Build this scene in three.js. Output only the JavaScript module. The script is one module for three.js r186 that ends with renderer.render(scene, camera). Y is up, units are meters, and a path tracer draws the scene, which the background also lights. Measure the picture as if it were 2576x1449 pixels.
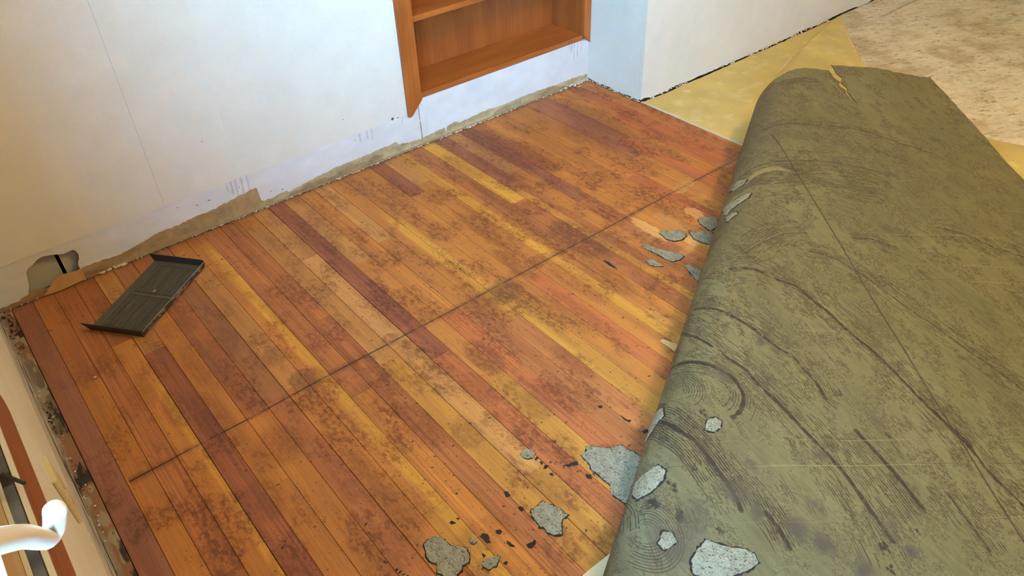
import * as THREE from 'three';
import { mergeGeometries } from 'three/addons/utils/BufferGeometryUtils.js';
import { TessellateModifier } from 'three/addons/modifiers/TessellateModifier.js';

// ---------------------------------------------------------------- camera, sky, light, exposure
const scene = new THREE.Scene();
const camera = new THREE.PerspectiveCamera(41.184, 2576 / 1449, 0.02, 60);
camera.position.set(0.109, 1.4, 2.285);
camera.rotation.set(-0.67679, -0.65959, -0.04309, 'YXZ');
scene.add(camera);
const SKY = new THREE.Color(0.28, 0.61, 1.0);
scene.background = SKY;
scene.backgroundIntensity = 93.0;
const renderer = new THREE.WebGLRenderer({ antialias: true });
renderer.toneMapping = THREE.LinearToneMapping;
renderer.toneMappingExposure = 1.0;
renderer.shadowMap.enabled = true;
const LAMP = 6.8, LAMP_COLOR = new THREE.Color(1.0, 0.64, 0.30);

// ---------------------------------------------------------------- helpers
let seedState = 12345;
const rnd = () => { seedState = (seedState + 0x6d2b79f5) | 0; let t = Math.imul(seedState ^ (seedState >>> 15), 1 | seedState); t = (t + Math.imul(t ^ (t >>> 7), 61 | t)) ^ t; return ((t ^ (t >>> 14)) >>> 0) / 4294967296; };
const rr = (a, b) => a + (b - a) * rnd();
const clamp = (v, a, b) => v < a ? a : v > b ? b : v;
const sstep = (a, b, v) => { const t = clamp((v - a) / (b - a), 0, 1); return t * t * (3 - 2 * t); };
const mix = (a, b, t) => a + (b - a) * t;
const hash = (x, y) => { let h = Math.imul(x, 374761393) + Math.imul(y, 668265263) | 0; h = Math.imul(h ^ (h >>> 13), 1274126177); return ((h ^ (h >>> 16)) >>> 0) / 4294967296; };
function vn(x, y) {                      // value noise 0..1
  const xi = Math.floor(x), yi = Math.floor(y); let fx = x - xi, fy = y - yi;
  fx = fx * fx * (3 - 2 * fx); fy = fy * fy * (3 - 2 * fy);
  const a = hash(xi, yi), b = hash(xi + 1, yi), c = hash(xi, yi + 1), d = hash(xi + 1, yi + 1);
  return a + (b - a) * fx + (c - a) * fy + (a - b - c + d) * fx * fy;
}
const fbm = (x, y, n = 4) => { let s = 0, a = 0.5, t = 0; for (let i = 0; i < n; i++) { s += a * vn(x, y); t += a; x = x * 2.03 + 17.1; y = y * 2.03 + 9.7; a *= 0.5; } return s / t; };
const names = {};
const numbered = (n) => { const k = names[n] = (names[n] ?? -1) + 1; return k ? n + '_' + String(k).padStart(3, '0') : n; };
const shadow = (m) => { m.castShadow = true; m.receiveShadow = true; return m; };
function part(name, geo, mat, parent) { const m = shadow(new THREE.Mesh(geo, mat)); m.name = numbered(name); parent.add(m); return m; }
function struct(name, geo, mat) { const m = geo ? shadow(new THREE.Mesh(geo, mat)) : new THREE.Group(); m.name = name; m.userData.kind = 'structure'; scene.add(m); return m; }
function thing(name, label, category, group, geo, mat) { const o = geo ? shadow(new THREE.Mesh(geo, mat)) : new THREE.Group(); o.name = numbered(name); o.userData = { label, category }; if (group) o.userData.group = group; scene.add(o); return o; }
const box = (x0, x1, y0, y1, z0, z1) => { const g = new THREE.BoxGeometry(x1 - x0, y1 - y0, z1 - z0); g.translate((x0 + x1) / 2, (y0 + y1) / 2, (z0 + z1) / 2); return g; };
// box with small chamfers, extruded along an axis ('x','y','z')
function bar(x0, x1, y0, y1, z0, z1, c = 0.002) {
  const w = x1 - x0, h = y1 - y0, d = z1 - z0; c = Math.min(c, w / 3, h / 3, d / 3);
  const s = new THREE.Shape([[c, c], [w - c, c], [w - c, h - c], [c, h - c]].map((p) => new THREE.Vector2(...p)));
  const g = new THREE.ExtrudeGeometry(s, { depth: d - 2 * c, bevelEnabled: true, bevelThickness: c, bevelSize: c, bevelSegments: 2, curveSegments: 1 });
  g.translate(x0, y0, z0 + c); return g;
}
const pairs = (l) => { const o = []; for (let i = 0; i < l.length; i += 2) o.push([l[i], l[i + 1]]); return o; };
const shapeOf = (pts) => new THREE.Shape(pts.map((p) => new THREE.Vector2(p[0], p[1])));
function uvScale(g, f) { const p = g.attributes.position, u = g.attributes.uv; for (let i = 0; i < p.count; i++) { const a = f(p.getX(i), p.getY(i), p.getZ(i)); u.setXY(i, a[0], a[1]); } return g; }
// texture from a per-pixel colour function, values 0..255 sRGB
function tex(w, h, f, srgb = true) {
  const d = new Uint8Array(w * h * 4);
  for (let j = 0, o = 0; j < h; j++) for (let i = 0; i < w; i++, o += 4) { const c = f(i, j); d[o] = clamp(c[0], 0, 255); d[o + 1] = clamp(c[1], 0, 255); d[o + 2] = clamp(c[2], 0, 255); d[o + 3] = 255; }
  const t = new THREE.DataTexture(d, w, h); t.magFilter = THREE.LinearFilter; t.minFilter = THREE.LinearFilter; t.wrapS = t.wrapT = THREE.RepeatWrapping; if (srgb) t.colorSpace = THREE.SRGBColorSpace; t.needsUpdate = true; return t;
}
const mat = (o) => new THREE.MeshStandardMaterial({ roughness: 0.7, ...o });
const css = (r, g, b) => new THREE.Color().setRGB(r / 255, g / 255, b / 255, THREE.SRGBColorSpace);
// break a polygon's edges into ragged small steps
function ragged(pts, step, amp, seed) {
  const out = [];
  for (let i = 0; i < pts.length; i++) {
    const a = pts[i], b = pts[(i + 1) % pts.length], L = Math.hypot(b[0] - a[0], b[1] - a[1]), n = Math.max(1, Math.round(L / step));
    for (let k = 0; k < n; k++) { const t = k / n, j = (vn(i * 7.3 + k * 1.7 + seed, seed * 3.1) - 0.5) * 2 * amp; out.push([mix(a[0], b[0], t) - (b[1] - a[1]) / L * j, mix(a[1], b[1], t) + (b[0] - a[0]) / L * j]); }
  }
  return out;
}

// ---------------------------------------------------------------- layout numbers (metres)
const PITCH = 0.0577, X0 = 0.022, EDGE = 2.348, BENCH = 0.318;     // floorboards, end of the boards, depth of the jog
const HEIGHT = 2.42, ROOMX = 6.2, ROOMZ = 4.6, RX = 2.345;
const boardX = (k) => X0 + k * PITCH;

// ---------------------------------------------------------------- floorboard texture
const FO = -0.05, FL = 2.45;            // origin and side of the square of floor that the texture covers
const COL = { O: [184, 117, 54], T: [188, 130, 70], Y: [206, 148, 58], R: [147, 84, 54], r: [171, 104, 57], L: [190, 134, 80], p: [152, 92, 62], B: [162, 106, 64], q: [176, 100, 54], K: [150, 94, 72], G: [184, 126, 54] };
// for each board from the left wall: ends of its lengths (z) with their tone
const RUNS = [
  ['K', 9], ['r', .48, 'O', 9], ['r', 1.28, 'q', 9], ['r', .38, 'O', 9], ['T', .47, 'R', 9], ['B', .3, 'O', 1.1, 'O', 9], ['r', .88, 'O', 9], ['B', .86, 'r', 9], ['O', .12, 'T', .85, 'O', 9], ['O', 1.38, 'G', 9],
  ['r', .98, 'O', 9], ['r', .66, 'r', 9], ['O', .1, 'T', .93, 'G', 9], ['T', .37, 'L', .9, 'T', 1.45, 'G', 9], ['R', 1.0, 'q', 9], ['T', .5, 'O', 1.17, 'G', 9], ['O', .87, 'q', 9], ['T', .45, 'O', .92, 'r', 9], ['O', .35, 'O', 1.02, 'r', 9], ['O', .84, 'G', 9],
  ['O', .62, 'O', 9], ['R', .29, 'O', .9, 'q', 9], ['T', .24, 'O', 9], ['O', 9], ['r', .8, 'O', 9], ['Y', .56, 'r', 9], ['p', .45, 'r', 9], ['L', .4, 'O', 1.2, 'q', 9], ['p', .7, 'r', 9], ['r', .5, 'O', 9],
  ['O', .92, 'T', 1.08, 'O', 9], ['O', 9], ['O', .7, 'q', 9], ['O', .94, 'G', 9], ['p', .62, 'O', 9], ['p', .5, 'q', 9], ['O', 9], ['O', .34, 'q', 9], ['q', 9], ['r', 9], ['O', 9]];
const YSIDE = { 9: [.45, 1, .05, 1.7], 18: [.6, 1, .25, 1.0], 23: [0, .62, -1, 2], 26: [0, .5, .45, 1.7], 3: [.7, 1, .5, 2], 19: [0, .35, .3, 1.3] };   // yellow sapwood along part of a board's width
const STRIPED = new Set([2, 4, 10, 11, 14, 16, 24, 28]);
const runOf = (k, z) => { const r = RUNS[k]; for (let i = 0; i < r.length; i += 2) if (z < r[i + 1]) return [r[i], i]; return [r[r.length - 2], r.length - 2]; };
const BLOTS = [   // darker worn and stained spots: x, z, half-length across, half-length along, strength, grey?
  [1.49, 0.86, .05, .10, .75, 1], [1.15, .915, .05, .035, .8, 1], [1.07, .9, .06, .03, .6, 0], [1.30, .86, .07, .025, .6, 0], [.94, 1.085, .03, .06, .75, 0], [.545, .845, .035, .035, .6, 1], [.30, 1.12, .03, .05, .35, 0], [.27, 1.32, .03, .06, .5, 0], [.40, 1.0, .04, .05, .45, 0],
  [.68, 1.17, .03, .07, .55, 0], [.75, 1.26, .03, .04, .45, 0], [1.66, .22, .05, .18, .7, 0], [1.73, .34, .05, .12, .5, 0], [1.58, .33, .035, .12, .6, 0], [1.50, .26, .03, .1, .4, 0], [1.45, .5, .02, .13, .5, 0], [1.29, .62, .018, .12, .6, 0], [1.26, .82, .02, .08, .6, 0], [1.97, .40, .04, .12, .35, 0],
  [2.1, .3, .05, .16, .4, 1], [1.34, 1.0, .03, .1, .45, 0], [1.42, 1.05, .03, .09, .5, 0], [1.55, 1.0, .03, .08, .45, 0], [1.24, 1.1, .03, .1, .4, 0], [.86, 1.16, .03, .05, .4, 0], [.63, 1.02, .03, .06, .35, 0], [.25, .72, .025, .06, .4, 0], [.30, .8, .03, .08, .45, 0], [.20, .62, .03, .05, .3, 0],
  [.49, 1.21, .04, .08, .4, 0], [.52, 1.33, .04, .06, .5, 0], [.46, 1.4, .05, .05, .4, 0], [.8, 1.5, .03, .05, .4, 0], [.44, .56, .03, .06, .35, 0], [.36, .6, .03, .1, .35, 0], [1.62, 1.12, .03, .08, .5, 0], [1.5, 1.18, .03, .08, .4, 0], [.37, .42, .04, .04, .3, 0], [.52, .71, .025, .03, .4, 1], [.61, 1.5, .05, .03, .3, 0],
  [1.1, 1.25, .02, .06, .45, 0], [.93, 1.3, .03, .04, .35, 0], [.84, .8, .03, .03, .3, 0], [.79, .86, .02, .02, .4, 1], [1.83, .9, .04, .05, .3, 0], [1.93, .6, .04, .08, .25, 0]];
const BARE = [[1.695, .97, .02, .085, .85], [1.742, 1.085, .018, .05, .8], [1.872, 1.0, .022, .04, .6], [1.40, 1.28, .012, .05, .4]];   // pale wood where a splinter came away
function floorTexture() {
  const N = 2048, S = FL / N, spots = new Float32Array(N * N);
  const dab = (x, z, hw, hl, s, ang = 0) => {       // small dark mark, in metres
    const ci = (x - FO) / S, cj = (z - FO) / S, R = Math.ceil(Math.max(hw, hl) / S) + 1, ca = Math.cos(ang), sa = Math.sin(ang);
    for (let j = Math.max(0, Math.floor(cj - R)); j <= Math.min(N - 1, cj + R); j++) for (let i = Math.max(0, Math.floor(ci - R)); i <= Math.min(N - 1, ci + R); i++) {
      const dx = (i - ci) * S, dz = (j - cj) * S, a = (dx * ca + dz * sa) / hw, b = (-dx * sa + dz * ca) / hl, q = a * a + b * b;
      if (q < 1) { const v = s * (1 - q * q); if (v > spots[j * N + i]) spots[j * N + i] = v; }
    }
  };
  for (let n = 0; n < 6200; n++) {                  // adhesive flecks: thicker where the sheet was stuck
    const x = rr(0, 2.35), z = rr(0.03, 1.75), w = sstep(.35, 1.3, x * .55 + z * .75);
    if (rnd() > 0.12 + 0.88 * w) continue;
    const big = rnd() < .1; dab(x, z, big ? rr(.002, .005) : rr(.001, .0024), big ? rr(.0014, .003) : rr(.0008, .0015), rr(.35, .95), rr(-.9, .9));
  }
  for (const [x, z] of [[.46, .13], [.5, .12], [.49, .17], [.56, .2], [.6, .2], [.62, .23], [.6, .27], [.64, .29], [.72, .25], [.78, .27], [.86, .2], [1.24, .2], [.12, .1], [.17, .12], [.22, .12], [.27, .12], [.33, .2], [.08, .18], [.4, .3], [.5, .27], [.52, .3], [.69, .4], [.85, .43], [.26, .42], [.3, .45]]) for (let q = 0; q < 3; q++) dab(x + rr(-.02, .02), z + rr(-.012, .012), rr(.004, .009), .0013, rr(.6, .95), rr(-.2, .1));
  for (let n = 0; n < 26; n++) dab(rr(.9, 1.02), rr(1.5, 1.6), rr(.003, .006), .0016, .95, .3);
  for (let n = 0; n < 22; n++) { const t = rnd(); dab(mix(.84, .93, t) + rr(-.006, .006), mix(1.45, 1.61, t), rr(.0015, .0045), rr(.001, .002), .95, rr(-.5, .5)); }
  for (let n = 0; n < 14; n++) { const t = rnd(); dab(mix(.42, .46, t), mix(1.42, 1.56, t), rr(.002, .006), rr(.0015, .004), .95, rr(-.5, .5)); }
  const c = [0, 0, 0];
  return tex(N, N, (i, j) => {
    const x = FO + (i + .5) * S, z = FO + (j + .5) * S, f = (x - X0) / PITCH, k = Math.floor(f), w = f - k;
    let r, g, b;
    if (k < 0) {                                     // painted and mouldy margin along the left wall
      const m = fbm(x * 60, z * 14, 4), m2 = vn(x * 160 + 7, z * 40), d = sstep(.6, .68, m) * .8, gr = sstep(.5, .6, vn(z * 9 + 3, 2.2));
      r = mix(150, 112, gr * .7); g = mix(104, 108, gr * .7); b = mix(76, 88, gr * .8);
      const l = sstep(.6, .72, vn(z * 30, x * 90 + 5)); r = mix(r, 176, l * .7); g = mix(g, 166, l * .7); b = mix(b, 140, l * .7);
      const pw = sstep(.004, -.012, x + (m - .5) * .03) * .75; r = mix(r, 168, pw); g = mix(g, 166, pw); b = mix(b, 150, pw); const dk = 1 - d * (m2 > .35 ? 1 : .4); r = 24 + (r - 24) * dk; g = 22 + (g - 22) * dk; b = 22 + (b - 22) * dk;
      c[0] = r; c[1] = g; c[2] = b; return c;
    }
    const kk = Math.min(k, 40), [key, ri] = runOf(kk, z), base = COL[key];
    [r, g, b] = base;
    const o = kk * 13.7 + ri * 5.1;
    const ys = YSIDE[kk];
    if (ys && z > ys[2] && z < ys[3]) { const e = .10, wob = (vn(z * 3, kk) - .5) * .12, y = sstep(ys[0] - e, ys[0] + e, w + wob + (ys[0] === 0 ? 1 : 0)) * (ys[1] >= 1 ? 1 : 1 - sstep(ys[1] - e, ys[1] + e, w + wob)) * sstep(ys[2], ys[2] + .12, z) * .8; r = mix(r, COL.Y[0], y); g = mix(g, COL.Y[1], y); b = mix(b, COL.Y[2], y); }
    // long soft tone, then grain, then pores
    const tone = (fbm(x * 22 + o, z * 2.6 + o, 3) - .5) * .26, grain = (fbm(x * 420 + o, z * 5 + o, 3) - .5) * (STRIPED.has(kk) ? .42 : .2), fine = (vn(x * 1300, z * 60 + o) - .5) * .08;
    let m = 1 + tone + grain + fine;
    // worn finish: darker irregular stain where dirt stayed
    const area = .42 + .58 * sstep(.25, 1.1, x * .5 + z * .8), n1 = fbm(x * 17 + 3, z * 11 + 8, 5), n2 = fbm(x * 120, z * 75, 4);
    const fl = fbm(x * 230 + 9, z * 150, 3), gate = sstep(.44, .7, n1 * .8 + n2 * .2);
    let st = gate * area * (.2 + .6 * sstep(.45, .62, fl * .4 + n2 * .6));
    let gy = 0;
    for (let q = 0; q < BLOTS.length; q++) { const B = BLOTS[q], dx = (x - B[0]) / (B[2] * 1.5), dz = (z - B[1]) / (B[3] * 1.5), d2 = Math.max(0, dx * dx + dz * dz + (n2 - .5) * 1.5 + (n1 - .5) * .8); if (d2 < 1) { const e = sstep(.34, .62, n2 * .6 + n1 * .4 + (1 - d2) * .2), v = sstep(0, .5, 1 - d2) * B[4] * e * (.6 + .4 * sstep(.42, .6, fl * .4 + n2 * .6)); if (v > st) { st = v; } if (B[5]) gy = Math.max(gy, v); } }
    // the old joint in the sheet above: dark line across the boards, with a dirty border
    const zl = .872 + (vn(x * 5, 3.3) - .5) * .004, dl = Math.abs(z - zl), on = x > .085 ? 1 : 0;
    st = Math.max(st, on * sstep(.022, .0, dl) * sstep(.45, .85, vn(x * 11, 7.7) * .7 + n2 * .5) * .6);
    const speck = sstep(.62, .70, vn(x * 330, z * 240)) * sstep(.45, .62, n1) * area * .45;
    st = Math.max(st, speck);
    let bare0 = 0; for (const B of BARE) { const dx = (x - B[0]) / B[2], dz = (z - B[1]) / B[3], d2 = dx * dx + dz * dz; if (d2 < 1.6) bare0 = Math.max(bare0, sstep(1.3, .7, d2 + (n2 - .5) * 1.2) * B[4]); } st *= 1 - bare0 * .8;
    r *= m; g *= m * (1 + tone * .2); b *= m;
    r = mix(r, mix(r * .66, 96, .3), st); g = mix(g, mix(g * .55, 54, .3), st); b = mix(b, mix(b * .52, 30, .3), st);
    if (gy) { r = mix(r, 74, gy * .25); g = mix(g, 56, gy * .25); b = mix(b, 50, gy * .3); }
    const ln = on * (1 - sstep(.0012, .0029, dl)) * sstep(.16, .46, vn(x * 23, 1.3) * .55 + vn(x * 90, 5.5) * .45); r = mix(r, 44, ln * .92); g = mix(g, 28, ln * .85); b = mix(b, 28, ln * .85);
    // bare pale wood and dust by the back wall
    if (bare0) { r = mix(r, 214, bare0); g = mix(g, 164, bare0); b = mix(b, 98, bare0); }
    const bare = sstep(.66, .74, fbm(x * 9 + 40, z * 26, 4)) * sstep(1.5, 1.9, x) * sstep(.8, .95, z); r = mix(r, 206, bare * .8); g = mix(g, 160, bare * .8); b = mix(b, 104, bare * .8);
    const dust = sstep(.28, .0, z) * (.04 + .10 * fbm(x * 7, z * 9, 3)) * sstep(.3, 1.4, x); r = mix(r, 190, dust); g = mix(g, 168, dust); b = mix(b, 150, dust);
    const dirt = sstep(.035, .0, z + (n2 - .5) * .03) * .55; r = mix(r, 96, dirt); g = mix(g, 76, dirt); b = mix(b, 62, dirt);
    const s = spots[j * N + i]; if (s) { r = mix(r, 30, s); g = mix(g, 22, s); b = mix(b, 22, s); }
    c[0] = r; c[1] = g; c[2] = b; return c;
  });
}
const boardMats = mat({ map: floorTexture(), roughness: 0.6 });

// ---------------------------------------------------------------- floor
const floor = struct('floor');
part('subfloor', box(-0.14, ROOMX + .12, -0.06, -0.019, -0.30, ROOMZ + .12), mat({ color: css(96, 68, 46), roughness: .9 }), floor);
function plank(x0, x1, z0, z1, y) {
  const c = 0.0007, h = 0.0185, s = new THREE.Shape([[x0, -h], [x1, -h], [x1, -c], [x1 - c, 0], [x0 + c, 0], [x0, -c]].map((p) => new THREE.Vector2(...p)));
  const g = new THREE.ExtrudeGeometry(s, { depth: z1 - z0, bevelEnabled: false }); g.translate(0, y, z0);
  return uvScale(g, (x, yy, z) => [(x - FO) / FL, (z - FO) / FL]);
}
part('plank', plank(-0.012, X0 - .0006, 0.004, 4.58, 0), boardMats, floor);
for (let k = 0; k <= 40; k++) {
  const r = RUNS[k]; let z = 0.006;
  const xe = Math.min(boardX(k + 1), EDGE), open = [0, 4, 8, 14, 13].includes(k) ? .0011 : .0005;
  for (let i = 0; i < r.length; i += 2) { const e = Math.min(r[i + 1], 4.58); part('plank', plank(boardX(k) + open, xe - .0004, z, e - .0006, (hash(k, i) - .6) * .0007), boardMats, floor); z = e; }
}
part('edge_strip', bar(EDGE - .001, EDGE + .009, -0.019, .0025, BENCH, 4.58, .001), mat({ color: css(206, 200, 186), roughness: .6 }), floor);

// ---------------------------------------------------------------- walls
const paintTex = tex(512, 512, (i, j) => { const n = fbm(i / 40, j / 40, 4), f = vn(i / 1.7, j / 1.7); const v = 224 + (n - .5) * 10 + (f - .5) * 4; return [v + 2, v - 1, v - 12]; });
const paintBump = tex(512, 512, (i, j) => { const v = 128 + (fbm(i / 6, j / 6, 3) - .5) * 120; return [v, v, v]; }, false);
const paint = mat({ map: paintTex, bumpMap: paintBump, bumpScale: 0.0005, roughness: 0.75 });
const wallUV = (g) => uvScale(g, (x, y, z) => [x * 1.3 + z * 1.3, y * 1.3]);
const stripTex = tex(1024, 128, (i, j) => {        // bare white face of the board where the baseboard was: drips, scuffs
  const x = i / 1024 * 2.4, y = j / 128 * .2; let v = 222 + (fbm(x * 14, y * 30, 4) - .5) * 22, d = 0;
  for (const [dx, w, l] of [[.735, .008, .045], [.75, .006, .065], [.77, .007, .06], [.79, .005, .05], [1.22, .006, .03], [1.25, .005, .03], [1.27, .004, .04], [.72, .004, .03], [1.40, .004, .02]]) d = Math.max(d, (1 - sstep(w * .35, w * .6, Math.abs(x - dx - (y - .1) * .05))) * sstep(.138 - l - .01, .138 - l, y));
  v -= d * 26; const s = 0; return [v - s - 1, v - s, v - s + 1];
});
const stripMat = mat({ map: stripTex, roughness: .6 });
const tanTex = tex(512, 128, (i, j) => { const n = fbm(i / 26, j / 26, 4), f = vn(i / 1.5, j / 6), e = sstep(.55, .75, fbm(i / 9 + 9, j / 12, 3)); const m = .86 + n * .3 + (f - .5) * .1; return [mix(166, 188, e) * m, mix(138, 172, e) * m, mix(100, 142, e) * m]; });
const tanMat = mat({ map: tanTex, roughness: .9 });
const bareTex = tex(1024, 64, (i, j) => { const x = i / 1024 * 2.4, y = j / 64 * .16, n = fbm(x * 16, y * 40, 4), f = fbm(x * 90, y * 60, 3), e = .25 + .75 * sstep(.78, .86, x + (n - .5) * .02), k = sstep(.58, .66, fbm(x * 8 + 4, y * 22, 3)) * .6, m = .9 + (n - .5) * .3 + (f - .5) * .16; return [mix(mix(180, 204, e), 160, k) * m, mix(mix(146, 182, e), 130, k) * m, mix(mix(98, 140, e), 90, k) * m]; });
const bareMat = mat({ map: bareTex, roughness: .9 });

const SILL = 0.187, BX0 = 1.428, BX1 = RX, BTOP = 1.95;          // bookcase opening in the back wall
const HOLE = pairs([.079, .02, .091, .047, .098, .078, .102, .092, .109, .099, .123, .105, .141, .116, .154, .12, .181, .114, .209, .103, .222, .105, .236, .106, .242, .097, .244, .085, .24, .069, .235, .062, .231, .051, .231, .036, .217, .012, .177, .010, .153, .010, .131, .010, .116, .012]);
const LOWER = pairs([-.012, .008, .041, .010, .076, .018, .234, .036, .278, .038, .343, .033, .386, .038, .432, .048, .496, .057, .522, .055, .587, .061, .661, .063, .721, .072, .78, .078, .815, .082, .819, .03, .825, .025, .867, .023, .897, .028, .913, .029, .92, .02, .973, .029, 1.025, .035, 1.083, .041, 1.142, .045, 1.188, .045, 1.265, .047, 1.294, .049, 1.366, .051, 1.373, .039, 1.423, .03, 1.482, .027, 1.585, .036, 1.588, .012, 1.595, .036, 1.634, .042, 1.654, .031, 1.719, .037, 1.801, .04, 1.868, .034, 1.947, .037, 2.003, .039, 2.083, .036, 2.175, .031, 2.227, .033, 2.346, .027]);
const UPPER = pairs([-.012, .136, .05, .136, .235, .137, .358, .136, .543, .138, .632, .138, .7, .136, .767, .14, .864, .139, .936, .138, 1.031, .139, 1.121, .142, 1.201, .141, 1.232, .138, 1.286, .141, 1.334, .145, 1.409, .141, 1.432, .138]);
const wob = (l, amp, seed) => { const o = []; for (let i = 0; i + 1 < l.length; i++) { const n = Math.max(1, Math.round(Math.hypot(l[i + 1][0] - l[i][0], l[i + 1][1] - l[i][1]) / .006)); for (let k = 0; k < n; k++) o.push([mix(l[i][0], l[i + 1][0], k / n), mix(l[i][1], l[i + 1][1], k / n) + (k ? (vn(i * 9 + k * .7, seed) - .5) * amp : 0)]); } o.push(l[l.length - 1]); return o; };
const wallBack = struct('wall_back');
{ // plasterboard with the bookcase opening and the broken hole, its brown paper bare along the bottom
  const s = shapeOf([[-.02, .001], [BX0, .001], [RX, .001], [RX, SILL], [BX0, SILL], [BX0, BTOP], [RX, BTOP], [RX, HEIGHT], [-.02, HEIGHT]]);
  s.holes.push(new THREE.Path(HOLE.map((p) => new THREE.Vector2(...p))));
  const g = new THREE.ExtrudeGeometry(s, { depth: .012, bevelEnabled: false }); g.translate(0, 0, -.012);
  part('plasterboard', uvScale(g, (x, y) => [x / 2.4, y / .16]), bareMat, wallBack);
  const low = wob(LOWER, .005, 3), up = wob(UPPER, .0025, 8);
  const left = shapeOf([...low.filter((p) => p[0] <= 1.477), [1.477, SILL - .001], [1.432, SILL - .001], ...up.reverse()]);
  left.holes.push(new THREE.Path(HOLE.map((p) => new THREE.Vector2(p[0], Math.max(p[1], .03)))));
  // the strip is cut around the hole by outline instead: the hole reaches its lower edge
  const outline = [];
  for (const p of low) { if (p[0] > 1.4775) break; if (p[0] > .079 && p[0] < .234) continue; outline.push(p); if (p[0] <= .079 && low[low.indexOf(p) + 1][0] > .079) for (const h of HOLE.slice(0, 18)) outline.push(h); }
  const strip = shapeOf([...outline, [1.476, SILL - .002], [1.434, SILL - .002], ...up]);
  const gs = new THREE.ExtrudeGeometry(strip, { depth: .0016, bevelEnabled: false });
  part('board_face', uvScale(gs, (x, y) => [x / 2.4, y / .2]), stripMat, wallBack);
  const right = shapeOf([...low.filter((p) => p[0] >= 1.4785), [RX, SILL - .012], [2.31, SILL - .003], [1.4785, SILL - .003]]);
  const gr = new THREE.ExtrudeGeometry(right, { depth: .0022, bevelEnabled: false });
  part('board_face', uvScale(gr, (x, y) => [x / 2.4 + .37, y / .2 * .6]), stripMat, wallBack);
  const pts = wob(UPPER.map((p) => [p[0], p[1] - .001]), .003, 21);
  const pl = shapeOf([...pts.filter((p) => p[0] < BX0), [BX0, .138], [BX0, BTOP], [RX, BTOP], [RX, HEIGHT], [-.012, HEIGHT]]);
  const gp = new THREE.ExtrudeGeometry(pl, { depth: .0032, bevelEnabled: false });
  part('paint_layer', wallUV(gp), paint, wallBack);
  // inside of the broken hole
  const inner = mat({ color: css(182, 178, 160), roughness: .8 });
  part('cavity_panel', box(.06, .186, .004, .14, -.034, -.026), inner, wallBack).rotation.set(0, 0, 0);
  part('cavity_panel', box(.196, .27, .004, .14, -.030, -.022), inner, wallBack);
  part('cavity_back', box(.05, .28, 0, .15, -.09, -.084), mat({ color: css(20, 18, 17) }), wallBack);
  part('wall_core', box(-.02, BX0 - .03, .16, HEIGHT, -.11, -.0125), mat({ color: css(150, 120, 90) }), wallBack);
  part('wall_core', box(.30, RX, .0, .16, -.11, -.0125), mat({ color: css(150, 120, 90) }), wallBack);
  part('wall_core', box(-.10, -.02, 0, HEIGHT, -.26, -.0), mat({ color: css(90, 80, 66) }), wallBack);
  part('wall_core', box(-.02, .30, -.06, .0, -.26, -.012), mat({ color: css(60, 52, 44) }), wallBack);
  part('wall_core', box(-.14, ROOMX, 0, HEIGHT, -.30, -.26), mat({ color: css(150, 120, 90) }), wallBack);
  // brown paper torn loose under the hole, folded outward
  const tp = [[.112, .004, .016], [.153, .032, .004], [.177, .042, .003], [.217, .036, .003], [.236, .037, .003], [.232, .003, .012], [.194, .004, .018], [.154, .003, .02]];
  const tri = [[0, 1, 7], [1, 2, 7], [2, 6, 7], [2, 3, 6], [3, 5, 6], [3, 4, 5]], v = [];
  for (const t of tri) for (const q of t) v.push(...tp[q]);
  const tg = new THREE.BufferGeometry(); tg.setAttribute('position', new THREE.Float32BufferAttribute(v, 3)); tg.setAttribute('uv', new THREE.Float32BufferAttribute(v.flatMap((a, i) => i % 3 === 2 ? [] : [a]), 2)); tg.computeVertexNormals();
  const tb = tg.clone(); tb.translate(0, 0, -.0012); 
  part('torn_paper', mergeGeometries([tg, tb]), mat({ color: css(178, 134, 84), roughness: .9, side: THREE.DoubleSide }), wallBack);
  // thin vertical joint in the wall board, and scuffs
  part('joint_crack', box(.5205, .5213, .14, 1.2, .0031, .0035), mat({ color: css(168, 164, 152) }), wallBack);
  const sc = [];
  for (const [x, y, w, h] of [[1.362, .147, .012, .012], [1.385, .144, .006, .005], [1.43, .133, .002, .010], [.615, .098, .004, .006], [.655, .10, .012, .003], [.555, .115, .003, .004], [.76, .105, .002, .006], [.86, .048, .004, .003], [1.17, .21, .004, .003], [.69, .30, .003, .003], [1.79, .128, .006, .003], [1.20, .118, .003, .005], [.90, .04, .010, .003]]) { const g = new THREE.CircleGeometry(1, 7); g.scale(w / 2, h / 2, 1); g.rotateZ(rr(-.4, .4)); g.translate(x, y, y > .139 ? .0034 : .0018); sc.push(g); }
  part('scuff_marks', mergeGeometries(sc), mat({ color: css(92, 88, 84), roughness: .9, side: THREE.DoubleSide }), wallBack).userData.kind = 'stuff';
  // nail dents: small raised rims of plaster in the bare strip
  const dents = [];
  for (const [x, y] of [[.27, .10], [.19, .122], [.28, .078], [.62, .105], [.60, .082], [1.49, .155], [1.62, .168], [1.69, .13], [1.81, .12], [1.48, .10], [1.35, .12], [2.26, .16], [1.56, .165], [.86, .12], [.95, .10], [.84, .05]]) { const t = new THREE.TorusGeometry(rr(.0025, .0042), .0011, 5, 9); t.scale(1.3, .8, .8); t.rotateZ(rr(0, 3)); t.translate(x, y, .0022); dents.push(t); }
  const dm = part('nail_dents', mergeGeometries(dents), mat({ color: css(236, 236, 234) }), wallBack); dm.userData.kind = 'stuff';
}
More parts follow.
